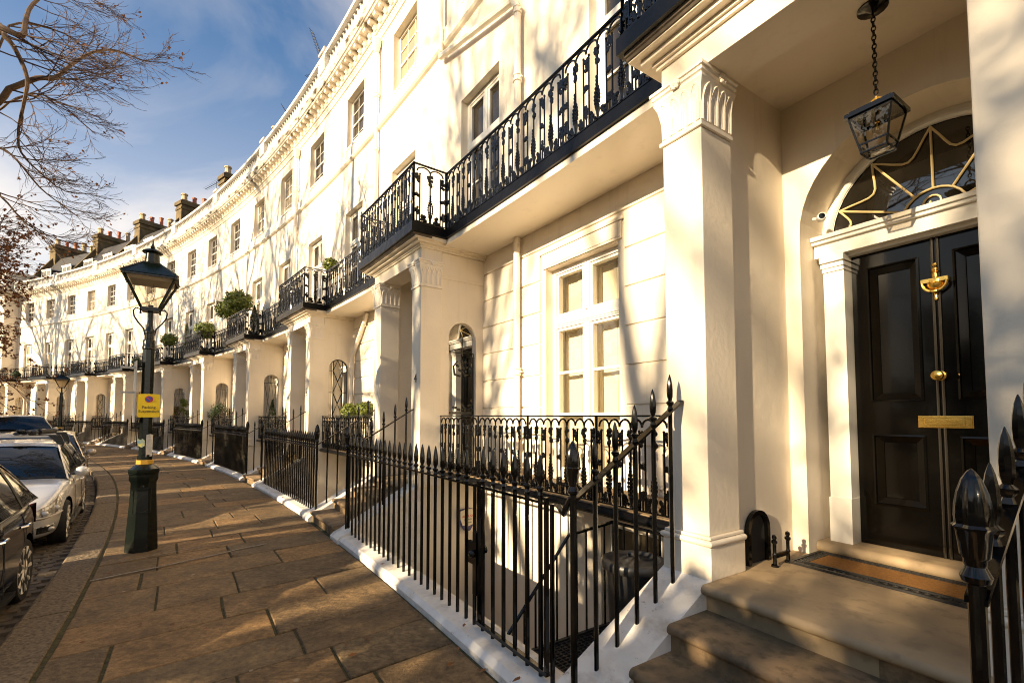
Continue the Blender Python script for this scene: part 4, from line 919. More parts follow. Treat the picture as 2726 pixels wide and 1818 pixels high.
# granite setts of the gutter, laid across the kerb line
m=MB(lambda u,v,z:tuple(wpos(u,v,z))); r=random.Random(9); u=-7.0
k=0
while u<16:
    w=.105+.02*r.random(); v=4.835+(.08 if k%2 else 0); k+=1
    while v<6.15:
        l_=.15+.05*r.random(); e=.008; z=-.108+.012*r.random(); a,b,c,d=u+e,u+w-e*.3,v+e,v+l_-e*.3; q=.012
        m.add([(a,c,z-.03),(b,c,z-.03),(b,d,z-.03),(a,d,z-.03),(a+q,c+q,z),(b-q,c+q,z+.003),(b-q,d-q,z),(a+q,d-q,z-.002)],[(4,5,6,7),(0,1,5,4),(1,2,6,5),(2,3,7,6),(3,0,4,7)]); v+=l_
    u+=w
M['settstone']=mat('granite_sett',(.13,.095,.06),.7,col2=(.05,.038,.026),vscale=7,bump=.6,bscale=40); tag(m.build('gutter_setts',M['settstone']),kind='structure')
# ================================================================== street lamps
def lamp(u,v,label,rz=0):
    L_=empty('street_lamp',u,v,-.0,label=label,cat='street lamp',group='dark green gas-style street lamps'); L_.rotation_euler=(0,0,rz)
    m=MB(); o8=lambda pr,rs=0:m.lathe(pr,n=8,sm=False,ph=pi/8)
    o8([(.168,-.02),(.168,.03),(.133,.70),(.131,.80),(.150,.84),(.150,.90),(.155,.905),(.160,.93),(.160,.965),(.152,.97),(.092,1.02),(.085,1.022)])
    for k in (5,):   # access door on two faces
        for (x0,x1,z0,z1) in ((-.085,.085,.46,.468),(-.085,.085,.735,.743)): m.box(x0,x1,-.168+z0*.03,-.146+z0*.03,z0,z1)
        m.box(-.085,-.078,-.157,-.136,.46,.74); m.box(.078,.085,-.157,-.136,.46,.74); m.ball((0,-.15,.765),(.014,.014,.014),6,4)
    m.build('base',M['lampgreen'],L_)
    m=MB(); m.lathe([(.088,1.015),(.088,1.065),(.084,1.07)],n=8,sm=False,ph=pi/8); m.build('gold_band',M['gold'],L_)
    m=MB(); m.lathe([(.078,1.06),(.078,1.13),(.066,1.135),(.064,1.95),(.060,2.44)],n=8,sm=False,ph=pi/8)
    m.lathe([(.060,2.40),(.068,2.41),(.068,2.44),(.062,2.45),(.062,2.52),(.050,2.53),(.050,2.60),(.056,2.605),(.056,2.63),(.036,2.66),(.030,2.70),(.026,2.90)],n=12); m.build('column',M['lampgreen'],L_)
    m=MB()
    for s in (-1,1):
        m.tube([(s*.045,0,2.58),(s*.06,0,2.66),(s*.115,0,2.73),(s*.155,0,2.80),(s*.165,0,2.87),(s*.14,0,2.905),(s*.10,0,2.895),(s*.095,0,2.86)],.009,6); m.ball((s*.095,0,2.85),.014,6,4)
    m.build('bracket_scroll',M['lampgreen'],L_)
    b,t,z0,z1=.085,.245,2.90,3.27
    f=MB()
    c=[(-1,-1),(1,-1),(1,1),(-1,1)]
    for i in range(4):
        (x,y),(X,Y)=c[i],c[(i+1)%4]
        f.tube([(x*b,y*b,z0),(x*t,y*t,z1)],.015,4); f.tube([(x*b,y*b,z0),(X*b,Y*b,z0)],.018,4); f.tube([(x*t,y*t,z1),(X*t,Y*t,z1)],.018,4)
        f.lathe([(.022,z1-.02),(.026,z1+.01),(.012,z1+.03),(.001,z1+.07)],(x*t,y*t,0),6)
    f.box(-b,b,-b,b,z0-.03,z0-.0); f.build('lantern_frame',M['lampgreen'],L_)
    g=MB()
    for i in range(4):
        (x,y),(X,Y)=c[i],c[(i+1)%4]; k=.96; g.add([(x*b*k,y*b*k,z0),(X*b*k,Y*b*k,z0),(X*t*k,Y*t*k,z1),(x*t*k,y*t*k,z1)],[(0,1,2,3)])
    g.build('lantern_glass',M['lampglass'],L_)
    rr=MB(); e=t+.03; h=.075
    rr.add([(x*e,y*e,z1+.01) for x,y in c]+[(x*h,y*h,z1+.19) for x,y in c],[(i,(i+1)%4,4+(i+1)%4,4+i) for i in range(4)]+[(0,1,2,3),(4,5,6,7)])
    for x,y in c: rr.tube([(x*e,y*e,z1+.012),(x*h,y*h,z1+.192)],.010,5)
    rr.lathe([(.082,z1+.17),(.086,z1+.20),(.078,z1+.205),(.068,z1+.32),(.10,z1+.325),(.108,z1+.335),(.10,z1+.35),(.05,z1+.375),(.022,z1+.385),(.028,z1+.40),(.018,z1+.42),(.01,z1+.44),(.002,z1+.51)],n=14); rr.build('lantern_roof',M['lampgreen'],L_)
    q=MB(); q.add([(x*.20,y*.20,z1-.05) for x,y in c]+[(x*.235,y*.235,z1-.004) for x,y in c],[(0,1,2,3),(0,1,5,4),(1,2,6,5),(2,3,7,6),(3,0,4,7)]); q.build('reflector',M['backplate'],L_)
    q=MB(); q.tube([(.02,.01,z1-.06),(.03,.0,z0+.16),(.0,0,z0+.06)],.003,4); q.lathe([(.028,z0+.035),(.028,z0+.05),(.001,z0+.055)],n=10); q.build('gas_mantle',M['iron'],L_)
    return L_
l1=lamp(1.16,4.14,'tall dark green lamp post with gold band in the left foreground, carrying the yellow sign',rz=.60)
l2=lamp(25.2,4.45,'distant dark green lamp post behind the parked cars at the left',rz=.75)
lp=wpos(1.16,4.14)
# direction from the lamp to the viewer side of the street
f=(Vector((-.2,0,0))-Vector((lp.x,lp.y,0))).normalized(); ang=math.atan2(f.y,f.x)
sg=empty('parking_sign',loc=(lp.x+f.x*.085+f.y*-.02,lp.y+f.y*.085+f.x*.02,1.72),rz=ang+pi/2,label='yellow Parking Suspension sign strapped to the near lamp post',cat='sign')
m=MB(); pts=[]
w,h,rr=.108,.140,.025
for cx_,cz,a0 in ((w-rr,h-rr,0),(-w+rr,h-rr,pi/2),(-w+rr,-h+rr,pi),(w-rr,-h+rr,1.5*pi)):
    for j in range(5): t=a0+pi/2*j/4; pts.append((cx_+rr*math.cos(t),cz+rr*math.sin(t)))
k=len(pts); m.add([(x,0,z) for x,z in pts]+[(x,.004,z) for x,z in pts],[tuple(range(k)),tuple(range(2*k-1,k-1,-1))]+[(i,(i+1)%k,k+(i+1)%k,k+i) for i in range(k)]); m.build('plate',M['yellow'],sg)
m=MB(); m.add([(.040*math.cos(2*pi*i/28),-.002,.078+.040*math.sin(2*pi*i/28)) for i in range(28)],[tuple(range(28))],0); m.add([(.031*math.cos(2*pi*i/28),-.0035,.078+.031*math.sin(2*pi*i/28)) for i in range(28)],[tuple(range(28))],1)
t=-pi/4; m.add([(a*.034*math.cos(t)-b*.006*math.sin(t),-.005,.078+a*.034*math.sin(t)+b*.006*math.cos(t)) for a,b in ((-1,-1),(1,-1),(1,1),(-1,1))],[(0,1,2,3)],0); m.build('no_waiting_symbol',[M['red'],M['blue']],sg)
for s_,z in (('Parking',-.020),('Suspension',-.066)):
    me=text_mesh(s_,.044,M['ink'],.0005); o=bpy.data.objects.new('sign_lettering',me); COL.objects.link(o); o.parent=sg; o.location=(0,-.003,z); o.rotation_euler=(pi/2,0,0)
# narrow plate seen edge-on
pp=empty('bay_sign',loc=(lp.x-.13,lp.y-.03,1.90),rz=-.78,label='pale sign plate seen edge-on, bracketed to the left of the near lamp post',cat='sign')
m=MB(); m.box(-.11,.11,-.003,.003,-.38,.36); m.build('plate',M['galv'],pp)
for z in (.28,-.02): m=MB(); m.box(-.012,.012,-.14,-.003,z-.012,z+.012); m.build('bracket',M['galv'],pp)
ps=empty('pasted_notice',loc=(lp.x+f.x*.068+.008,lp.y+f.y*.068+.004,1.24),rz=ang+pi/2,label='torn white paper notice pasted on the near lamp post',cat='poster')
m=MB(); m.add([(x,y-.006,z) for x,y,z in ((-.0,0,-.135),(.058,.03,-.125),(.062,.03,.13),(.035,.004,.14),(.0,.0,.13),(-.004,0,0))],[(0,1,2,3,4,5)]); m.build('paper',M['paper'],ps)
for z in (.09,.02): pass
ps=empty('torn_sticker',loc=(lp.x+f.x*.07-.03,lp.y+f.y*.07-.012,1.27),rz=ang+pi/2-.3,label='blue and yellow torn sticker on the near lamp post left of the paper notice',cat='sticker')
m=MB(); m.add([(x,-.006,z) for x,z in ((-.035,-.03),(.0,-.05),(.028,-.03),(.03,.03),(.008,.055),(-.02,.04),(-.04,.065),(-.045,.01))],[tuple(range(8))]); m.build('sticker',M['sticker'],ps)
# ================================================================== parked cars
def car(u,v,label,col,kind='hatch',sc=.914,bars=False,rough=.28,metal=.3,L0=4.25,W0=1.80,H0=1.47,name='parked_car'):
    """u: position of the front bumper (towards the viewer), v: kerb-side flank"""
    K=empty(name,u,v+W0*sc/2,-.125,label=label,cat='car',group='cars parked along the kerb'); K.rotation_euler=(0,0,wrot(u+L0*sc/2)); K.location=wpos(u,v+W0*sc/2,-.125)
    K.scale=(sc,sc,sc)
    kx=L0/4.25; hw=W0/2; kh=H0/1.47
    paint=carpaint(name+'_paint_'+str(int(u*10)),col,rough,metal)
    # lower body
    ST=[(.0,.60,.34,.50),(.03,.70,.26,.60),(.12,.82,.20,.68),(.35,.90,.18,.77),(.8,.97,.17,.86),(1.2,1.0,.17,.925),(1.7,1.0,.17,.95),(2.4,1.0,.17,.955),(3.0,1.0,.17,.965),(3.5,.99,.18,.985),(3.9,.95,.22,.985),(4.12,.90,.28,.95),(4.22,.84,.33,.86),(4.25,.74,.40,.70)]
    vs=[];n=19
    for x,w,zb,zt in ST:
        w*=hw; zb*=kh;zt*=kh; half=[(0,zb),(w*.80,zb),(w*.93,zb+.05),(w*.985,zb+.16),(w*1.0,.5*kh if zt>.62*kh else (zb+zt)/2),(w*.995,zt-.22*(zt-zb)),(w*.955,zt-.035),(w*.86,zt),(w*.5,zt+.018),(0,zt+.026)]
        ring=[(-y,z) for y,z in half]+[(y,z) for y,z in reversed(half[1:-1])]
        vs+=[(x*kx,y,z) for y,z in ring]; n=len(ring)
    fs=[(i*n+j,i*n+(j+1)%n,(i+1)*n+(j+1)%n,(i+1)*n+j) for i in range(len(ST)-1) for j in range(n)]+[tuple(range(n-1,-1,-1)),tuple(range((len(ST)-1)*n,len(ST)*n))]
    m=MB(); m.add(vs,fs,0,True); body=m.build('body',paint,K)
    sub=body.modifiers.new('s','SUBSURF'); sub.levels=2; sub.render_levels=2
    wx=(.80*kx,3.42*kx); wr=.315*kh*1.0
    cut=MB()
    for x in wx:
        for s in (-1,1): cut.lathe([(wr+.055,-.34),(wr+.055,.34)],(x,s*(hw-.02),wr),28,ax='y')
    cm=cut.mesh('cut',M['carblack']); cob=bpy.data.objects.new('cut',cm); COL.objects.link(cob); cob.parent=K
    bo=body.modifiers.new('b','BOOLEAN'); bo.object=cob; bo.operation='DIFFERENCE'; bo.solver='EXACT'
    bpy.context.view_layer.update(); dg=bpy.context.evaluated_depsgraph_get(); me=bpy.data.meshes.new_from_object(body.evaluated_get(dg)); body.modifiers.clear(); body.data=me; bpy.data.objects.remove(cob)
    me.set_sharp_from_angle(angle=math.radians(50))
    from mathutils.bvhtree import BVHTree
    bm2=bmesh.new(); bm2.from_mesh(me); bv=BVHTree.FromBMesh(bm2); bm2.free()
    wl=MB(); wl.box(.45*kx,1.15*kx,-hw+.25,hw-.25,.2,.75);wl.box(3.05*kx,3.8*kx,-hw+.25,hw-.25,.2,.75); wl.build('wheel_housing',M['carblack'],K)
    # glasshouse
    if kind=='hatch': T=(1.18,.93,1.98,1.40,3.45,1.42,4.10,.97)
    elif kind=='estate': T=(1.18,.93,1.98,1.40,3.75,1.42,4.15,.97)
    else: T=(1.05,1.0,1.65,1.42,3.95,1.44,4.16,.98)
    xa,za,xb,zb,xc,zc,xd,zd=[q*(kx if i%2==0 else kh) for i,q in enumerate(T)]
    wb,wt=hw*.925,hw*.70
    def section(x):   # belt and roof-edge height/width along the car
        zbelt=za+(zd-za)*(x-xa)/(xd-xa)
        if x<xb: t=(x-xa)/(xb-xa); top=za+(zb-za)*math.sin(t*pi/2)**.9 if 0 else za+(zb-za)*(t*(1.18-.18*t))
        elif x<xc: t=(x-xb)/(xc-xb); top=zb+(zc-zb)*t+.035*math.sin(pi*t)
        else: t=(x-xc)/(xd-xc); top=zc+(zd-zc)*(t**1.5)
        q=(top-zbelt)/(zb-za) ; return zbelt-.01,top,wb+(wt-wb)*max(0,min(1,q))
    xs=[xa+(xb-xa)*i/5 for i in range(5)]+[xb+(xc-xb)*i/6 for i in range(6)]+[xc+(xd-xc)*i/5 for i in range(6)]
    g=MB(); vs=[];k=9
    for x in xs:
        z0,z1,w=section(x); z1=max(z1,z0+.004)
        vs+=[(x,-wb,z0),(x,-(wb+w)/2-.012,(z0+z1)/2),(x,-w,z1-.035*min(1,(z1-z0)*4)),(x,-w*.86,z1),(x,0,z1+.022*min(1,(z1-z0)*4)),(x,w*.86,z1),(x,w,z1-.035*min(1,(z1-z0)*4)),(x,(wb+w)/2+.012,(z0+z1)/2),(x,wb,z0)]
    fs=[(i*k+j,i*k+j+1,(i+1)*k+j+1,(i+1)*k+j) for i in range(len(xs)-1) for j in range(k-1)]
    g.add(vs,fs,0,True); g.build('windows',M['carglass'],K)
    # roof skin and pillars in body colour
    r_=MB(); vs=[];xr=[xb-.05]+[xb+(xc-xb)*i/6 for i in range(7)]+[xc+.06]
    for x in xr:
        z0,z1,w=section(x); e=.006
        vs+=[(x,-w-e,z1-.075),(x,-w*1.0-e,z1-.03),(x,-w*.86,z1+e),(x,-w*.45,z1+.018+e),(x,0,z1+.024+e),(x,w*.45,z1+.018+e),(x,w*.86,z1+e),(x,w+e,z1-.03),(x,w+e,z1-.075)]
    r_.add(vs,[(i*9+j,i*9+j+1,(i+1)*9+j+1,(i+1)*9+j) for i in range(len(xr)-1) for j in range(8)],0,True); ro=r_.build('roof',paint,K)
    def strip(x0,x1,s,wd=.035,mt=paint,nm='pillar'):
        q=MB(); vs=[]
        for i in range(7):
            x=x0+(x1-x0)*i/6; z0,z1,w=section(x); y=s*(w+.004)
            vs+=[(x-wd,y,z1-.02),(x+wd,y+s*.002,z1-.055),(x-wd*.4,y-s*.03,z1+.006)]
        q.add(vs,[f_ for i in range(6) for f_ in ((3*i,3*i+1,3*i+4,3*i+3),(3*i,3*i+3,3*i+5,3*i+2))],0,True); return q.build(nm,mt,K)
    for s in (-1,1):
        strip(xa-.02,xb+.02,s); strip(xc-.02,xd-.05,s,.07)
        for xp in (2.36*kx,3.32*kx):
            z0,z1,w=section(xp); q=MB(); q.add([(xp+.03,s*(wb+.004),z0),(xp+.09,s*(wb+.004),z0),(xp+.03,s*((wb+w)/2+.018),(z0+z1)/2),(xp-.03,s*((wb+w)/2+.018),(z0+z1)/2),(xp-.03,s*(w+.006),z1-.03),(xp+.03,s*(w+.006),z1-.03)],[(0,1,2,3),(3,2,5,4)]); q.build('door_pillar',M['carblack'] if xp<3 else paint,K)
        # mirror
        q=MB(); q.ball((1.42*kx,s*(hw+.06),.99*kh),(.075,.095,.082),12,8); q.ball((1.44*kx,s*(hw+.0),.955*kh),(.04,.09,.02),8,5,1); q.build('door_mirror',[paint,M['carblack']],K)
        for xh in (2.12*kx,3.02*kx): q=MB(); q.tube([(xh,s*(hw*.985),.80*kh),(xh+.03,s*(hw+.03),.805*kh),(xh+.15,s*(hw+.03),.81*kh),(xh+.18,s*(hw*.985),.81*kh)],.013,6); q.build('door_handle',M['chrome'] if sum(col)<.2 else paint,K)
        # headlamp, fog lamp
        def surf(a,z,off):
            c=Vector((.9*kx,s*.35*hw,z)); d=Vector((-math.cos(a),s*math.sin(a),0)); hit=bv.ray_cast(c,d)[0]
            return tuple(hit+d*off) if hit else tuple(c+d*.8)
        q=MB(); na=9
        P=[]
        for i in range(na):
            t=i/(na-1); a=math.radians(17+34*t); zu=(.585+.175*t**.8)*kh; zl=(.475+.03*t+.165*t**3)*kh
            P+=[surf(a,zl,.006),surf(a,(zl*.65+zu*.35),.016),surf(a,zu,.006)]
        q.add(P,[f_ for i in range(na-1) for f_ in ((3*i,3*i+1,3*i+4,3*i+3),(3*i+1,3*i+2,3*i+5,3*i+4))],0,True); hl=q.build('headlamp',M['lens'],K)
        q=MB(); P=[surf(math.radians(17+32*i/5),(.50+.03*i/5)*kh,.019) for i in range(6)]; q.tube(P,.011,5); q.build('daytime_strip',M['alloy'],hl)
        q=MB(); P=[]
        for i in range(5):
            a=math.radians(20+15*i/4); P+=[surf(a,.29*kh,.005),surf(a,.375*kh,.005)]
        q.add(P,[(2*i,2*i+1,2*i+3,2*i+2) for i in range(4)]); q.build('fog_lamp_recess',M['carblack'],K)
        q=MB(); q.tube([surf(math.radians(18+18*i/4),.385*kh,.008) for i in range(5)],.009,5); q.build('chrome_strip',M['chrome'],K)
        q=MB(); c_=surf(math.radians(31),.335*kh,.004); q.ball(c_,(.03,.05,.03),8,6); q.build('fog_lamp',M['alloy'],K)
        q=MB()
        for x,y,z,r0 in ((.11,.68,.575,.05),(.24,.80,.62,.045)): c_=surf(math.radians(25 if r0>.046 else 38),(.55 if r0>.046 else .60)*kh,.006); q=MB(); q.ball(c_,(.03,r0*.9,r0*.8),10,7); q.build('lamp_reflector',M['alloy'],hl)
        q=MB(); q.add([(x*kx,s*hw*y*1.01,z*kh) for x,y,z in ((4.08,.915,.92),(4.22,.80,.88),(4.24,.76,.68),(4.12,.91,.70))],[(0,1,2,3)]); q.build('tail_lamp',M['tail'],K)
        for x in wx:
            q=MB(); q.lathe([(wr-.08,-.09),(wr-.02,-.10),(wr,-.07),(wr,.07),(wr-.02,.10),(wr-.065,.10),(wr-.08,.085)],(x,s*(hw-.125),wr),32,ax='y'); wo=q.build('wheel',M['tyre'],K)
            q=MB(); Rm=wr-.07; yy=s*(hw-.05)
            q.lathe([(Rm,-.03),(Rm+.012,.012),(Rm-.01,.016),(Rm-.025,-.02),(Rm-.03,-.06)],(x,yy-s*.0,wr),32,ax='y',sc=(1,1)) if s>0 else q.lathe([(Rm,.03),(Rm+.012,-.012),(Rm-.01,-.016),(Rm-.025,.02),(Rm-.03,.06)],(x,yy,wr),32,ax='y')
            for j in range(10):
                t=2*pi*j/10; c_,s_=math.cos(t),math.sin(t); q.tube([(x+c_*.03,yy+s*.004,wr+s_*.03),(x+c_*Rm*.55,yy-s*.006,wr+s_*Rm*.55),(x+c_*(Rm-.01),yy+s*.004,wr+s_*(Rm-.01))],[.032,.022,.028],5)
            q.ball((x,yy+s*.004,wr),(.035,.012,.035),10,6); q.build('rim',M['alloy'],wo)
            q=MB(); q.lathe([(.001,-.01),(Rm,-.01),(Rm,0),(.001,0)],(x,yy-s*.07,wr),20,ax='y'); q.build('brake_disc',M['carblack'],wo)
    q=MB(); q.box(-.012,.02,-.42*hw,.42*hw,.50*kh,.60*kh); q.box(.0,.03,-.62*hw,.62*hw,.27*kh,.37*kh); q.build('grille',M['carblack'],K)
    q=MB(); q.tube([(-.02,-.56*hw,.545*kh),(-.028,0,.55*kh),(-.02,.56*hw,.545*kh)],.009,5); q.build('chrome_strip',M['chrome'],K)
    q=MB()
    for s in (-1,1): q.box(1.25*kx,2.95*kx,s*hw*.90,s*hw*.985,.17*kh,.215*kh)
    q.build('sill',M['carblack'],K)
    # door shut lines
    for s in (-1,1):
        for x in (1.32*kx,2.37*kx,3.22*kx): q=MB(); q.tube([(x,s*(hw+.001),.28*kh),(x+.01,s*(hw+.002),.5*kh),(x,s*(hw*.995),.78*kh),(x-.01,s*(hw*.955),.91*kh)],.0035,4); q.build('shut_line',M['carblack'],K)
    if bars:
        for xr_ in (2.25*kx,3.1*kx):
            z0,z1,w=section(xr_); q=MB(); 
            q.sweep([(xr_-.035,z1+.11),(xr_+.035,z1+.11),(xr_+.03,z1+.135),(xr_-.03,z1+.135)],0,0,1) if 0 else q.box(xr_-.035,xr_+.035,-w*.98,w*.98,z1+.105,z1+.13)
            rk=q.build('roof_bar',M['alloy'],K)
            q=MB()
            for s in (-1,1): q.add([(xr_+dx,s*(w+oy),z1+z) for dx in (-.045,.045) for oy,z in ((.02,-.075),(-.06,.0),(-.17,.135),(-.02,.14),(.01,.08),(.035,.0))],[(0,1,2,3,4,5),(11,10,9,8,7,6)]+[(i,(i+1)%6,6+(i+1)%6,6+i) for i in range(6)])
            q.build('bar_foot',M['carblack'],rk)
        q=MB(); rr=random.Random(4)
        for j in range(22): q.ball((2.25*kx+rr.random()*.35-.1,-w*(.15+.35*rr.random()),z1+.14+rr.random()*.06),(.05+.04*rr.random(),.03+.04*rr.random(),.025),7,5)
        q.tube([(2.3*kx,-w*.55,z1+.17),(2.55*kx,-w*.8,z1+.18)],.045,8); q.build('tied_strap',M['rubber'],K)
        q=MB(); z=.985*kh
        q.add([(1.36*kx,-.50,1.035*kh),(1.36*kx,-.37,1.035*kh),(1.42*kx,-.37,1.075*kh),(1.42*kx,-.50,1.075*kh)],[(0,1,2,3)])
        q.add([(1.36*kx,-.35,1.035*kh),(1.36*kx,-.23,1.035*kh),(1.42*kx,-.23,1.075*kh),(1.42*kx,-.35,1.075*kh)],[(0,1,2,3)])
        q.build('parking_permit',M['paper'],K)
    q=MB(); q.tube([(1.12*kx,-.75*hw,.945*kh),(1.10*kx,0,.965*kh),(1.12*kx,.75*hw,.945*kh)],.02,6); q.build('scuttle',M['carblack'],K)
    return K
# flank nearest the kerb is on the +v... cars' local +Y points to the garden
car(-2.55,4.93,'dark blue car with silver spoked rear wheel, cut off by the bottom left corner',(.003,.004,.009),'hatch',rough=.12,metal=0,W0=1.72,L0=3.50)
car(2.10,4.92,'silver hatchback with roof bars, parked between the dark car and the beige estate',(.66,.65,.64),'hatch',bars=True,metal=.2)
car(6.75,4.97,'pale beige estate car parked directly behind the silver hatchback',(.45,.38,.30),'estate',L0=4.6,H0=1.50,metal=.4)
car(20.5,5.05,'white sport utility vehicle with a wide dark windscreen, farthest parked car',(.60,.57,.53),'suv',L0=4.8,W0=1.95,H0=1.92,metal=.2)
# ================================================================== plants in pots
def leafball(m,c,rad,n,size,r,shell=.75,cone=False):
    for i in range(n):
        while True:
            d=Vector((r.gauss(0,1),r.gauss(0,1),r.gauss(0,1)))
            if d.length>.1: break
        d.normalize(); q=shell+(1.06-shell)*r.random(); q*=1+.22*mnoise.noise(d*3.5+Vector(c)*3)+(.12*r.random() if r.random()<.06 else 0)
        if cone:
            t=r.random(); w=(1-t)**.85; a=r.random()*2*pi; p=Vector(c)+Vector((rad[0]*w*math.cos(a)*q,rad[1]*w*math.sin(a)*q,rad[2]*(2*t-1)))
        else: p=Vector(c)+Vector((d.x*rad[0],d.y*rad[1],d.z*rad[2]))*q
        a=Vector((r.gauss(0,1),r.gauss(0,1),r.gauss(0,1))).normalized(); b=a.cross(d if not cone else Vector((.3,.2,1))); 
        if b.length<.05: continue
        b.normalize(); s=size*(.6+.8*r.random())
        m.add([tuple(p-a*s),tuple(p+b*s*.45),tuple(p+a*s),tuple(p-b*s*.45)],[(0,1,2,3)])
def plant(name,u,v,z,kind,h,rad,mt,label,potm='leadpot',stem=True,group=None,seed=1,n=900):
    K=empty(name,u,v,z,label=label,cat='potted plant',group=group); r=random.Random(seed)
    pot=MB(); s=min(.16,rad*.75)+.02; pot.lathe([(s*.72,0),(s*.95,.20),(s,.205),(s,.24),(s*.9,.24),(s*.86,.215),(.001,.215)],n=14); pot.build('pot',M[potm],K)
    m=MB()
    if kind=='ball':
        leafball(m,(0,0,h-rad),(rad,rad,rad*.88),n,rad*.125+.009,r,.55)
    elif kind=='cone':
        leafball(m,(0,0,.24+(h-.24)/2),(rad,rad,(h-.24)/2),n,.026,r,.6,True)
    else:
        for k in range(9): leafball(m,(r.gauss(0,rad*.4),r.gauss(0,rad*.35),.3+(h-.45)*(.35+.6*r.random())),(rad*.55,)*3,n//9,.034,r,.4)
    if mt: m.build('foliage',M[mt],K)
    t=MB(); t.tube([(0,0,.2),(.01,0,h*.6),(0,.005,h-rad)],[.016,.013,.012],6)
    if kind=='bush':
        for k in range(7): a=r.random()*6.3; t.tube([(0,0,.2),(math.cos(a)*rad*.4,math.sin(a)*rad*.4,h*.55),(math.cos(a)*rad*.8,math.sin(a)*rad*.8,h*.8)],[.011,.008,.004],5)
    t.build('stem',M['twig'],K); return K
zb=4.275
P_=[('topiary',13.77,.9,zb,'ball',1.98,.46,'leafg','tallest round bay tree standing on the balcony of house 6',3),
 ('topiary',15.2,.9,zb,'ball',1.88,.42,'leafg','round bay tree just left of and below the tallest one',4),
 ('conical_shrub',12.47,.75,zb,'cone',1.20,.22,'leafd','dark cone bush behind the balcony railing end of house 6',5),
 ('topiary',18.2,.9,zb,'ball',1.42,.42,'leafg','wide domed topiary on the balcony left of the pair of bay trees',6),
 ('conical_shrub',22.2,.5,zb,'cone',1.90,.28,'leafg','green cone conifer on the balcony beside the small round topiary',7),
 ('topiary',23.3,.9,zb,'ball',1.48,.36,'leafg','small round topiary on the balcony nearest the near lamp post',8),
 ('topiary',6.33,.45,zb,'ball',1.42,.19,'leafg','round bush on the long balcony of house 5',9),
 ('conical_shrub',11.0,.35,zb,'cone',1.40,.16,'leafd','dark pointed bush left of the balcony corner of house 5',10),
 ('topiary',4.92,.42,.825,'ball',1.08,.20,'leafg','left clipped box ball on the window balcony of house 5',11),
 ('topiary',3.97,.42,.825,'ball',1.10,.20,'leafg','right clipped box ball on the window balcony of house 5',12),
 ('conical_shrub',11.3,.45,.825,'cone',1.30,.25,'leafd','dark cone bush at the window balcony of house 6',13),
 ('leafy_shrub',17.15,.45,.825,'bush',1.35,.42,'leafd','broad dark leafy bush in front of the window right of the near lamp post',14),
 ('leafy_shrub',23.47,.45,.825,'bush',1.5,.34,'leafo','orange and green bush just right of the near lamp post',15),
 ('leafy_shrub',22.4,.45,.825,'bush',1.75,.28,'leafg','feathery bright green bush beside the orange one',16),
 ('leafy_shrub',45.0,.45,.825,'bush',.95,.32,'leafd','dark bush at the farthest window balcony',17),
 ('topiary',45.9,.95,zb,'ball',.62,.26,'leafd','dark round bush on the farthest balcony at the left edge',18),
 ('topiary',28.44,.8,zb,'ball',.62,.24,'leafd','round bush on the balcony directly behind the near lamp post',19)]
for (nm,u,v,z,k,h,rad,mt_,lb,sd) in P_: plant(nm,u,v,z,k,h,rad,mt_,lb,seed=sd,group=None,n=1500 if k!='bush' else 1300)
# ================================================================== aerials
def aerial(u,v,z,label,n=12,L_=1.3,tilt=.5,mast=1.2,rz=0,s=1):
    K=empty('roof_aerial',u,v,z,label=label,cat='aerial',rz=rz)
    m=MB(); m.tube([(0,0,-.6),(0,0,mast)],.014,5); m.build('mast',M['aerial'],K)
    m=MB(); a=Vector((0,0,mast-.1)); d=Vector((math.cos(tilt),0,math.sin(tilt)))
    m.tube([tuple(a-d*L_*.4),tuple(a+d*L_*.6)],.014,5)
    for i in range(n):
        c=a+d*L_*(-.38+i/(n-1)*.95); w=.16*s+.1*(1-i/n); m.tube([(c.x,c.y-w,c.z),(c.x,c.y+w,c.z)],.007,4)
    m.build('antenna',M['aerial'],K)
aerial(10.17,-.5,13.5,'long ribbed aerial rising at the top centre of the roof edge',16,1.9,1.2,.5,.6)
aerial(10.4,-.45,13.1,'short aerial just below the long one at the top centre',8,.9,.35,.3,.2)
aerial(13.26,-.5,13.0,'small aerial seen end-on above the middle of the cornice',8,.8,1.0,.4,.9)
aerial(26.05,-2,14.6,'branching aerial above the roof left of the red chimney pot',10,1.4,-.35,1.0,.4)
aerial(40.3,-3,15.2,'slanting aerial between the two long chimney stacks',10,1.6,-.3,.7,.1)
aerial(38.0,-3,15.6,'slanting aerial left of the stack above the near lamp post',12,1.9,-.35,.6,.1)
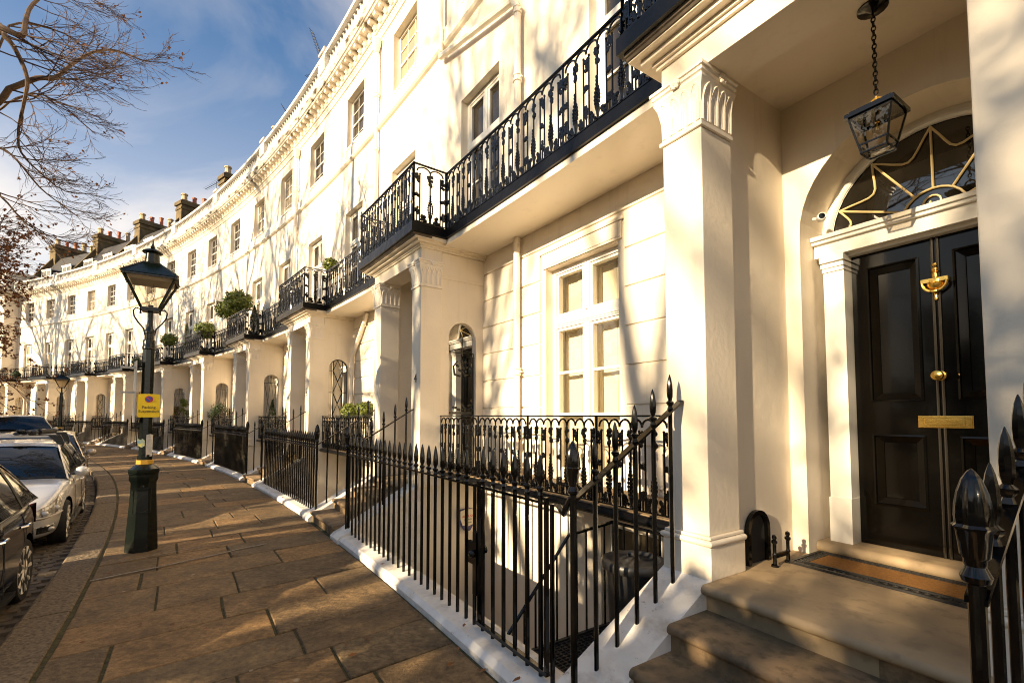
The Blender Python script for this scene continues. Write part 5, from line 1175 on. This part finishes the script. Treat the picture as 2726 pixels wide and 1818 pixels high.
# ================================================================== trees
def limb(m,pts,r0,r1,n=6):
    k=len(pts); m.tube(pts,[r0+(r1-r0)*(i/(k-1)) for i in range(k)],n,0,True,False)
def branch(m,tips,p,d,L_,r0,depth,rn,droop=.0,kids=(6,6,5),segs=5,spread=.9,lift=.0):
    p=Vector(p); d=Vector(d).normalized(); pts=[p.copy()]; dirs=[d.copy()]
    for i in range(segs):
        t=(i+1)/segs
        d=(d+Vector((rn.gauss(0,.13),rn.gauss(0,.13),rn.gauss(0,.13)+(-droop*(1-t)+lift*t)))).normalized(); p=p+d*L_/segs; pts.append(p.copy()); dirs.append(d.copy())
    limb(m,[tuple(q) for q in pts],r0,max(r0*.3,.0028),6 if r0>.05 else (5 if r0>.02 else (4 if r0>.008 else 3)))
    if depth==0: tips.append((pts[-1],dirs[-1])); return
    nk=kids[len(kids)-depth]
    for k in range(nk):
        t=.22+.78*(k+rn.random()*.6)/nk; i=min(segs-1,int(t*segs)); q=pts[i].lerp(pts[i+1],t*segs-i) if i<segs else pts[-1]
        a=Vector((rn.gauss(0,1),rn.gauss(0,1),rn.gauss(0,1))); a=(a-dirs[i]*a.dot(dirs[i])).normalized()
        nd=(dirs[i]+a*spread*(.5+.6*rn.random())).normalized()
        branch(m,tips,q,nd,L_*(.42+.25*rn.random()),max(.0032,r0*.5),depth-1,rn,droop,kids,max(3,segs-1),spread,lift)
def unp(x,y,Yd):   # real-space point at forward distance Yd seen in photo direction (x,y)
    a=.0491; u=(x-1175)/1061.47; v=-(y-901.97)/1061.47; dy=math.cos(a)-v*math.sin(a); dz=math.sin(a)+v*math.cos(a); t=Yd/dy
    return Vector((u*t,Yd,1.6+dz*t))
def leaves(m,tips,rn,prob,size,k=3):
    for p,d in tips:
        if rn.random()>prob: continue
        for j in range(k):
            c=p+Vector((rn.gauss(0,.04),rn.gauss(0,.04),rn.gauss(0,.04)-.02)); a=Vector((rn.gauss(0,1),rn.gauss(0,1),rn.gauss(0,1))).normalized(); b=a.orthogonal().normalized(); s=size*(.6+.7*rn.random())
            m.add([tuple(c-a*s),tuple(c+b*s*.6),tuple(c+a*s),tuple(c-b*s*.6)],[(0,1,2,3)])
# near bare plane tree: trunk stands in the garden left of the frame, its limbs reach over the road
rn=random.Random(11)
T1=empty('plane_tree',loc=(-12.6,3.4,-.1),label='bare tree with drooping twigs reaching in at the top left corner',cat='tree')
off=Vector((-12.6,3.4,-.1)); loc=lambda q:tuple(Vector(q)-off)
m=MB(); limb(m,[(0,0,0),(.1,.1,2.2),(.3,.3,4.2),(.6,.6,6.0)],.34,.24,10); limb(m,[(.6,.6,6.0),(.5,.9,8),(.2,1.2,10.5),(.4,1.3,13)],.22,.06,8); m.build('trunk',M['bark'],T1)
big=MB(); tw=MB(); tips=[]
guides=[([loc((-12.0,4.0,5.9)),loc((-10.3,5.6,7.2)),loc(unp(-60,225,7.2)),loc(unp(20,205,7.3)),loc(unp(85,180,7.4)),loc(unp(125,180,7.5)),loc(unp(165,148,7.7)),loc(unp(215,120,8.0)),loc(unp(268,117,8.3)),loc(unp(330,140,8.6)),loc(unp(385,145,8.9))],.062,.005),
        ([loc((-12.1,4.2,7.2)),loc((-10.5,5.2,8.0)),loc(unp(-70,30,6.6)),loc(unp(0,62,6.6)),loc(unp(50,82,6.7)),loc(unp(58,50,6.9)),loc(unp(75,10,7.2)),loc(unp(130,-25,7.6)),loc(unp(190,-10,8.0)),loc(unp(235,10,8.4))],.066,.005),
        ([loc((-12.0,4.1,6.6)),loc((-10.4,5.3,7.4)),loc(unp(-50,60,7)),loc(unp(10,85,7.0)),loc(unp(38,120,7.1)),loc(unp(62,180,7.2)),loc(unp(55,235,7.3)),loc(unp(42,300,7.5)),loc(unp(48,350,7.6)),loc(unp(90,395,7.9)),loc(unp(150,440,8.2)),loc(unp(225,445,8.5))],.048,.004),
        ([loc((-12.2,4.2,5.4)),loc((-10.6,5.5,6.0)),loc(unp(-60,330,7.6)),loc(unp(0,340,7.8)),loc(unp(40,370,7.9)),loc(unp(90,430,8.2)),loc(unp(140,470,8.5)),loc(unp(180,500,8.7))],.034,.004),
        ([loc((-12.2,4.2,4.6)),loc((-10.6,5.5,5.2)),loc(unp(-60,430,7.6)),loc(unp(0,450,7.8)),loc(unp(50,505,8.0)),loc(unp(95,535,8.3)),loc(unp(140,545,8.5))],.028,.004),
        ([loc((-12.2,4.2,6.0)),loc((-10.6,5.7,6.9)),loc(unp(-60,130,8.0)),loc(unp(20,60,8.2)),loc(unp(90,60,8.5)),loc(unp(170,90,8.8)),loc(unp(210,140,9.1)),loc(unp(250,180,9.4))],.03,.004),
        ([loc((-12.2,4.2,6.3)),loc((-10.6,5.7,6.6)),loc(unp(-60,250,8.3)),loc(unp(20,235,8.5)),loc(unp(80,215,8.7)),loc(unp(140,240,8.9)),loc(unp(185,280,9.2)),loc(unp(220,310,9.4))],.028,.004)]
for pts,r0,r1 in guides:
    P3=[Vector(p) for p in pts]; S2=[]
    for i in range(len(P3)-1):
        for t in (0,.33,.66):
            p0,p1,p2,p3=P3[max(0,i-1)],P3[i],P3[i+1],P3[min(len(P3)-1,i+2)]
            S2.append(.5*((2*p1)+(p2-p0)*t+(2*p0-5*p1+4*p2-p3)*t*t+(-p0+3*p1-3*p2+p3)*t**3))
    S2.append(P3[-1]); limb(big,[tuple(p) for p in S2],r0,r1,7)
    k=len(S2)
    for i in range(6,k-1):
        for c in range(1 if (i%2 or i>k*.6) else 0):
            d=(S2[i+1]-S2[i]).normalized(); nd=(Vector((1.0,.5,-.15))+d*.4+Vector((rn.gauss(0,.45),rn.gauss(0,.5),rn.gauss(0,.45)))).normalized()
            branch(tw,tips,S2[i],nd,(.75+.85*rn.random())*(1.12-.85*i/k),.015*(1.25-i/k),2,rn,.06,(5,3),7,.55,.13)
big.build('branches',M['bark'],T1); tw.build('twigs',M['twig'],T1)
lv=MB(); leaves(lv,tips,rn,.035,.030,4); lv.build('leaves',M['leafb'],T1)
# brown-leaved tree further on
rn=random.Random(31); loc2=Vector((-25.8,18.5,-.1))
T2=empty('copper_tree',loc=loc2,label='tree with dead brown leaves at the left edge, before the terrace end',cat='tree')
m=MB(); limb(m,[(0,0,0),(.1,0,2.5),(.3,.1,5),(.8,.3,8),(1.2,.5,11)],.30,.06,9); m.build('trunk',M['bark'],T2)
tw=MB(); tips=[]
for i in range(30):
    z=2.6+i*.24; a=rn.gauss(.15,.6); branch(tw,tips,(.4+.02*i,.2,z),(math.cos(a),math.sin(a),.22),2.2+1.3*rn.random(),.045,3,rn,.04,(6,5,3),6,.8,.05)
tw.build('branches',M['twig'],T2)
lv=MB(); 
lv2=[t for t in tips]; leaves(lv,lv2,rn,.7,.06,5); lv.build('leaves',M['leafb'],T2)
# bare garden trees across the road (their shade falls on the fronts)
def shade_tree(seed,h):
    rn=random.Random(seed); K=empty('unseen_garden_tree',-4,15,-.1,label='tall bare garden tree',cat='tree',group='bare trees in the garden across the road')
    m=MB(); limb(m,[(0,0,0),(.1,0,2),(0,.1,3.4),(.2,.1,h*.42)],.30,.22,9); m.build('trunk',M['bark'],K)
    m=MB(); tips=[]
    for i in range(5):
        a=2*pi*i/5+rn.random(); branch(m,tips,(.1,.1,3.2+.5*i),(math.cos(a)*.75,math.sin(a)*.75,1),h*.52,.15,4,rn,-.05,(5,5,4,3),6,.75,.05)
    m.build('branches',M['bark'],K); return K
t1=shade_tree(1,13); t2=shade_tree(2,12)
t1.location=wpos(-10.5,27,-.1); t2.location=wpos(9.5,15.5,-.1); t1.scale=(1.45,1.45,1.45)
gl=['bare garden tree opposite the nearest entrance','bare garden tree opposite house 5']
t1['label'],t2['label']=gl
for k,(u,v,src,rz,lb) in enumerate(((-1.9,20,t1,1.1,'slender unseen bare tree added to dapple the house marked 4'),(17.5,24,t1,2.1,'bare garden tree opposite the domed topiary'),(25,14.5,t2,1.3,'bare garden tree opposite the near lamp post'),(33,24,t1,4.0,'bare garden tree opposite the trellis arch'),(41,15,t2,3.1,'bare garden tree opposite the distant lamp post'),(50,16,t1,5.2,'bare garden tree opposite the end pavilion'),(-13,15,t2,2.2,'bare garden tree to the right of the nearest entrance'))):
    c=copy_tree(src); c.location=wpos(u,v,-.1); c.rotation_euler=(0,0,rz); c['label']=lb
    if k==0: c.scale=(.5,.5,1.1)  # unseen tree squeezed narrow, added to dapple the shuttered window's wall
# evergreen shrubbery along the garden edge: unseen, its height and gaps shaped for streaky pavement shade
r=random.Random(77); m=MB(); SUN_GAPS=((-3.0,.66,3.0),(.1,.55,2.7),(1.6,.45,2.8),(2.9,.35,2.9),(4.5,.4,2.6),(6.2,.55,2.8),(9.0,.4,2.6),(11.3,.5,2.7),(13.8,.5,2.5),(17,.4,2.6),(20.5,.4,2.4),(24,.6,2.4),(28,.8,2.4),(33,.8,2.2),(38,1.2,2.2))
for k in range(120):
    u=-26+k*.75+r.gauss(0,.2); v=12.6+r.random()*1.6; h=4.35+r.random()*.75
    if k%17 in (5,): h*=.75
    for j in range(520):
        a=r.random()*2*pi; q=math.sqrt(r.random()); z=r.random()**.8*h; w=.75*(1-.45*(z/h)**3)
        ul=u+math.cos(a)*q*w; c=wpos(ul,v+math.sin(a)*q*w,z)
        if any(abs(ul-g)<gw and z>gh for g,gw,gh in SUN_GAPS): continue
        a1=Vector((r.gauss(0,1),r.gauss(0,1),r.gauss(0,1))).normalized(); b1=a1.orthogonal().normalized(); s=.12
        m.add([tuple(c-a1*s),tuple(c+b1*s),tuple(c+a1*s),tuple(c-b1*s)],[(0,1,2,3)])
m.build('shading_shrubbery',M['leafd'],kind='stuff')

rn=random.Random(5); T3=empty('unseen_garden_tree',loc=(-8.75,-8.0,-.1),label='unseen leafy tree added behind the viewer to dapple the nearest porch pier',cat='tree')  # added leafy crown, set sunward to dapple the right porch pier
m=MB(); limb(m,[(0,0,0),(.05,0,2),(0,.1,5)],.16,.07,8); m.build('trunk',M['bark'],T3)
m=MB(); leafball(m,(0,0,6.8),(1.15,1.15,2.6),330,.085,rn,.25); m.build('leaves',M['leafo'],T3)
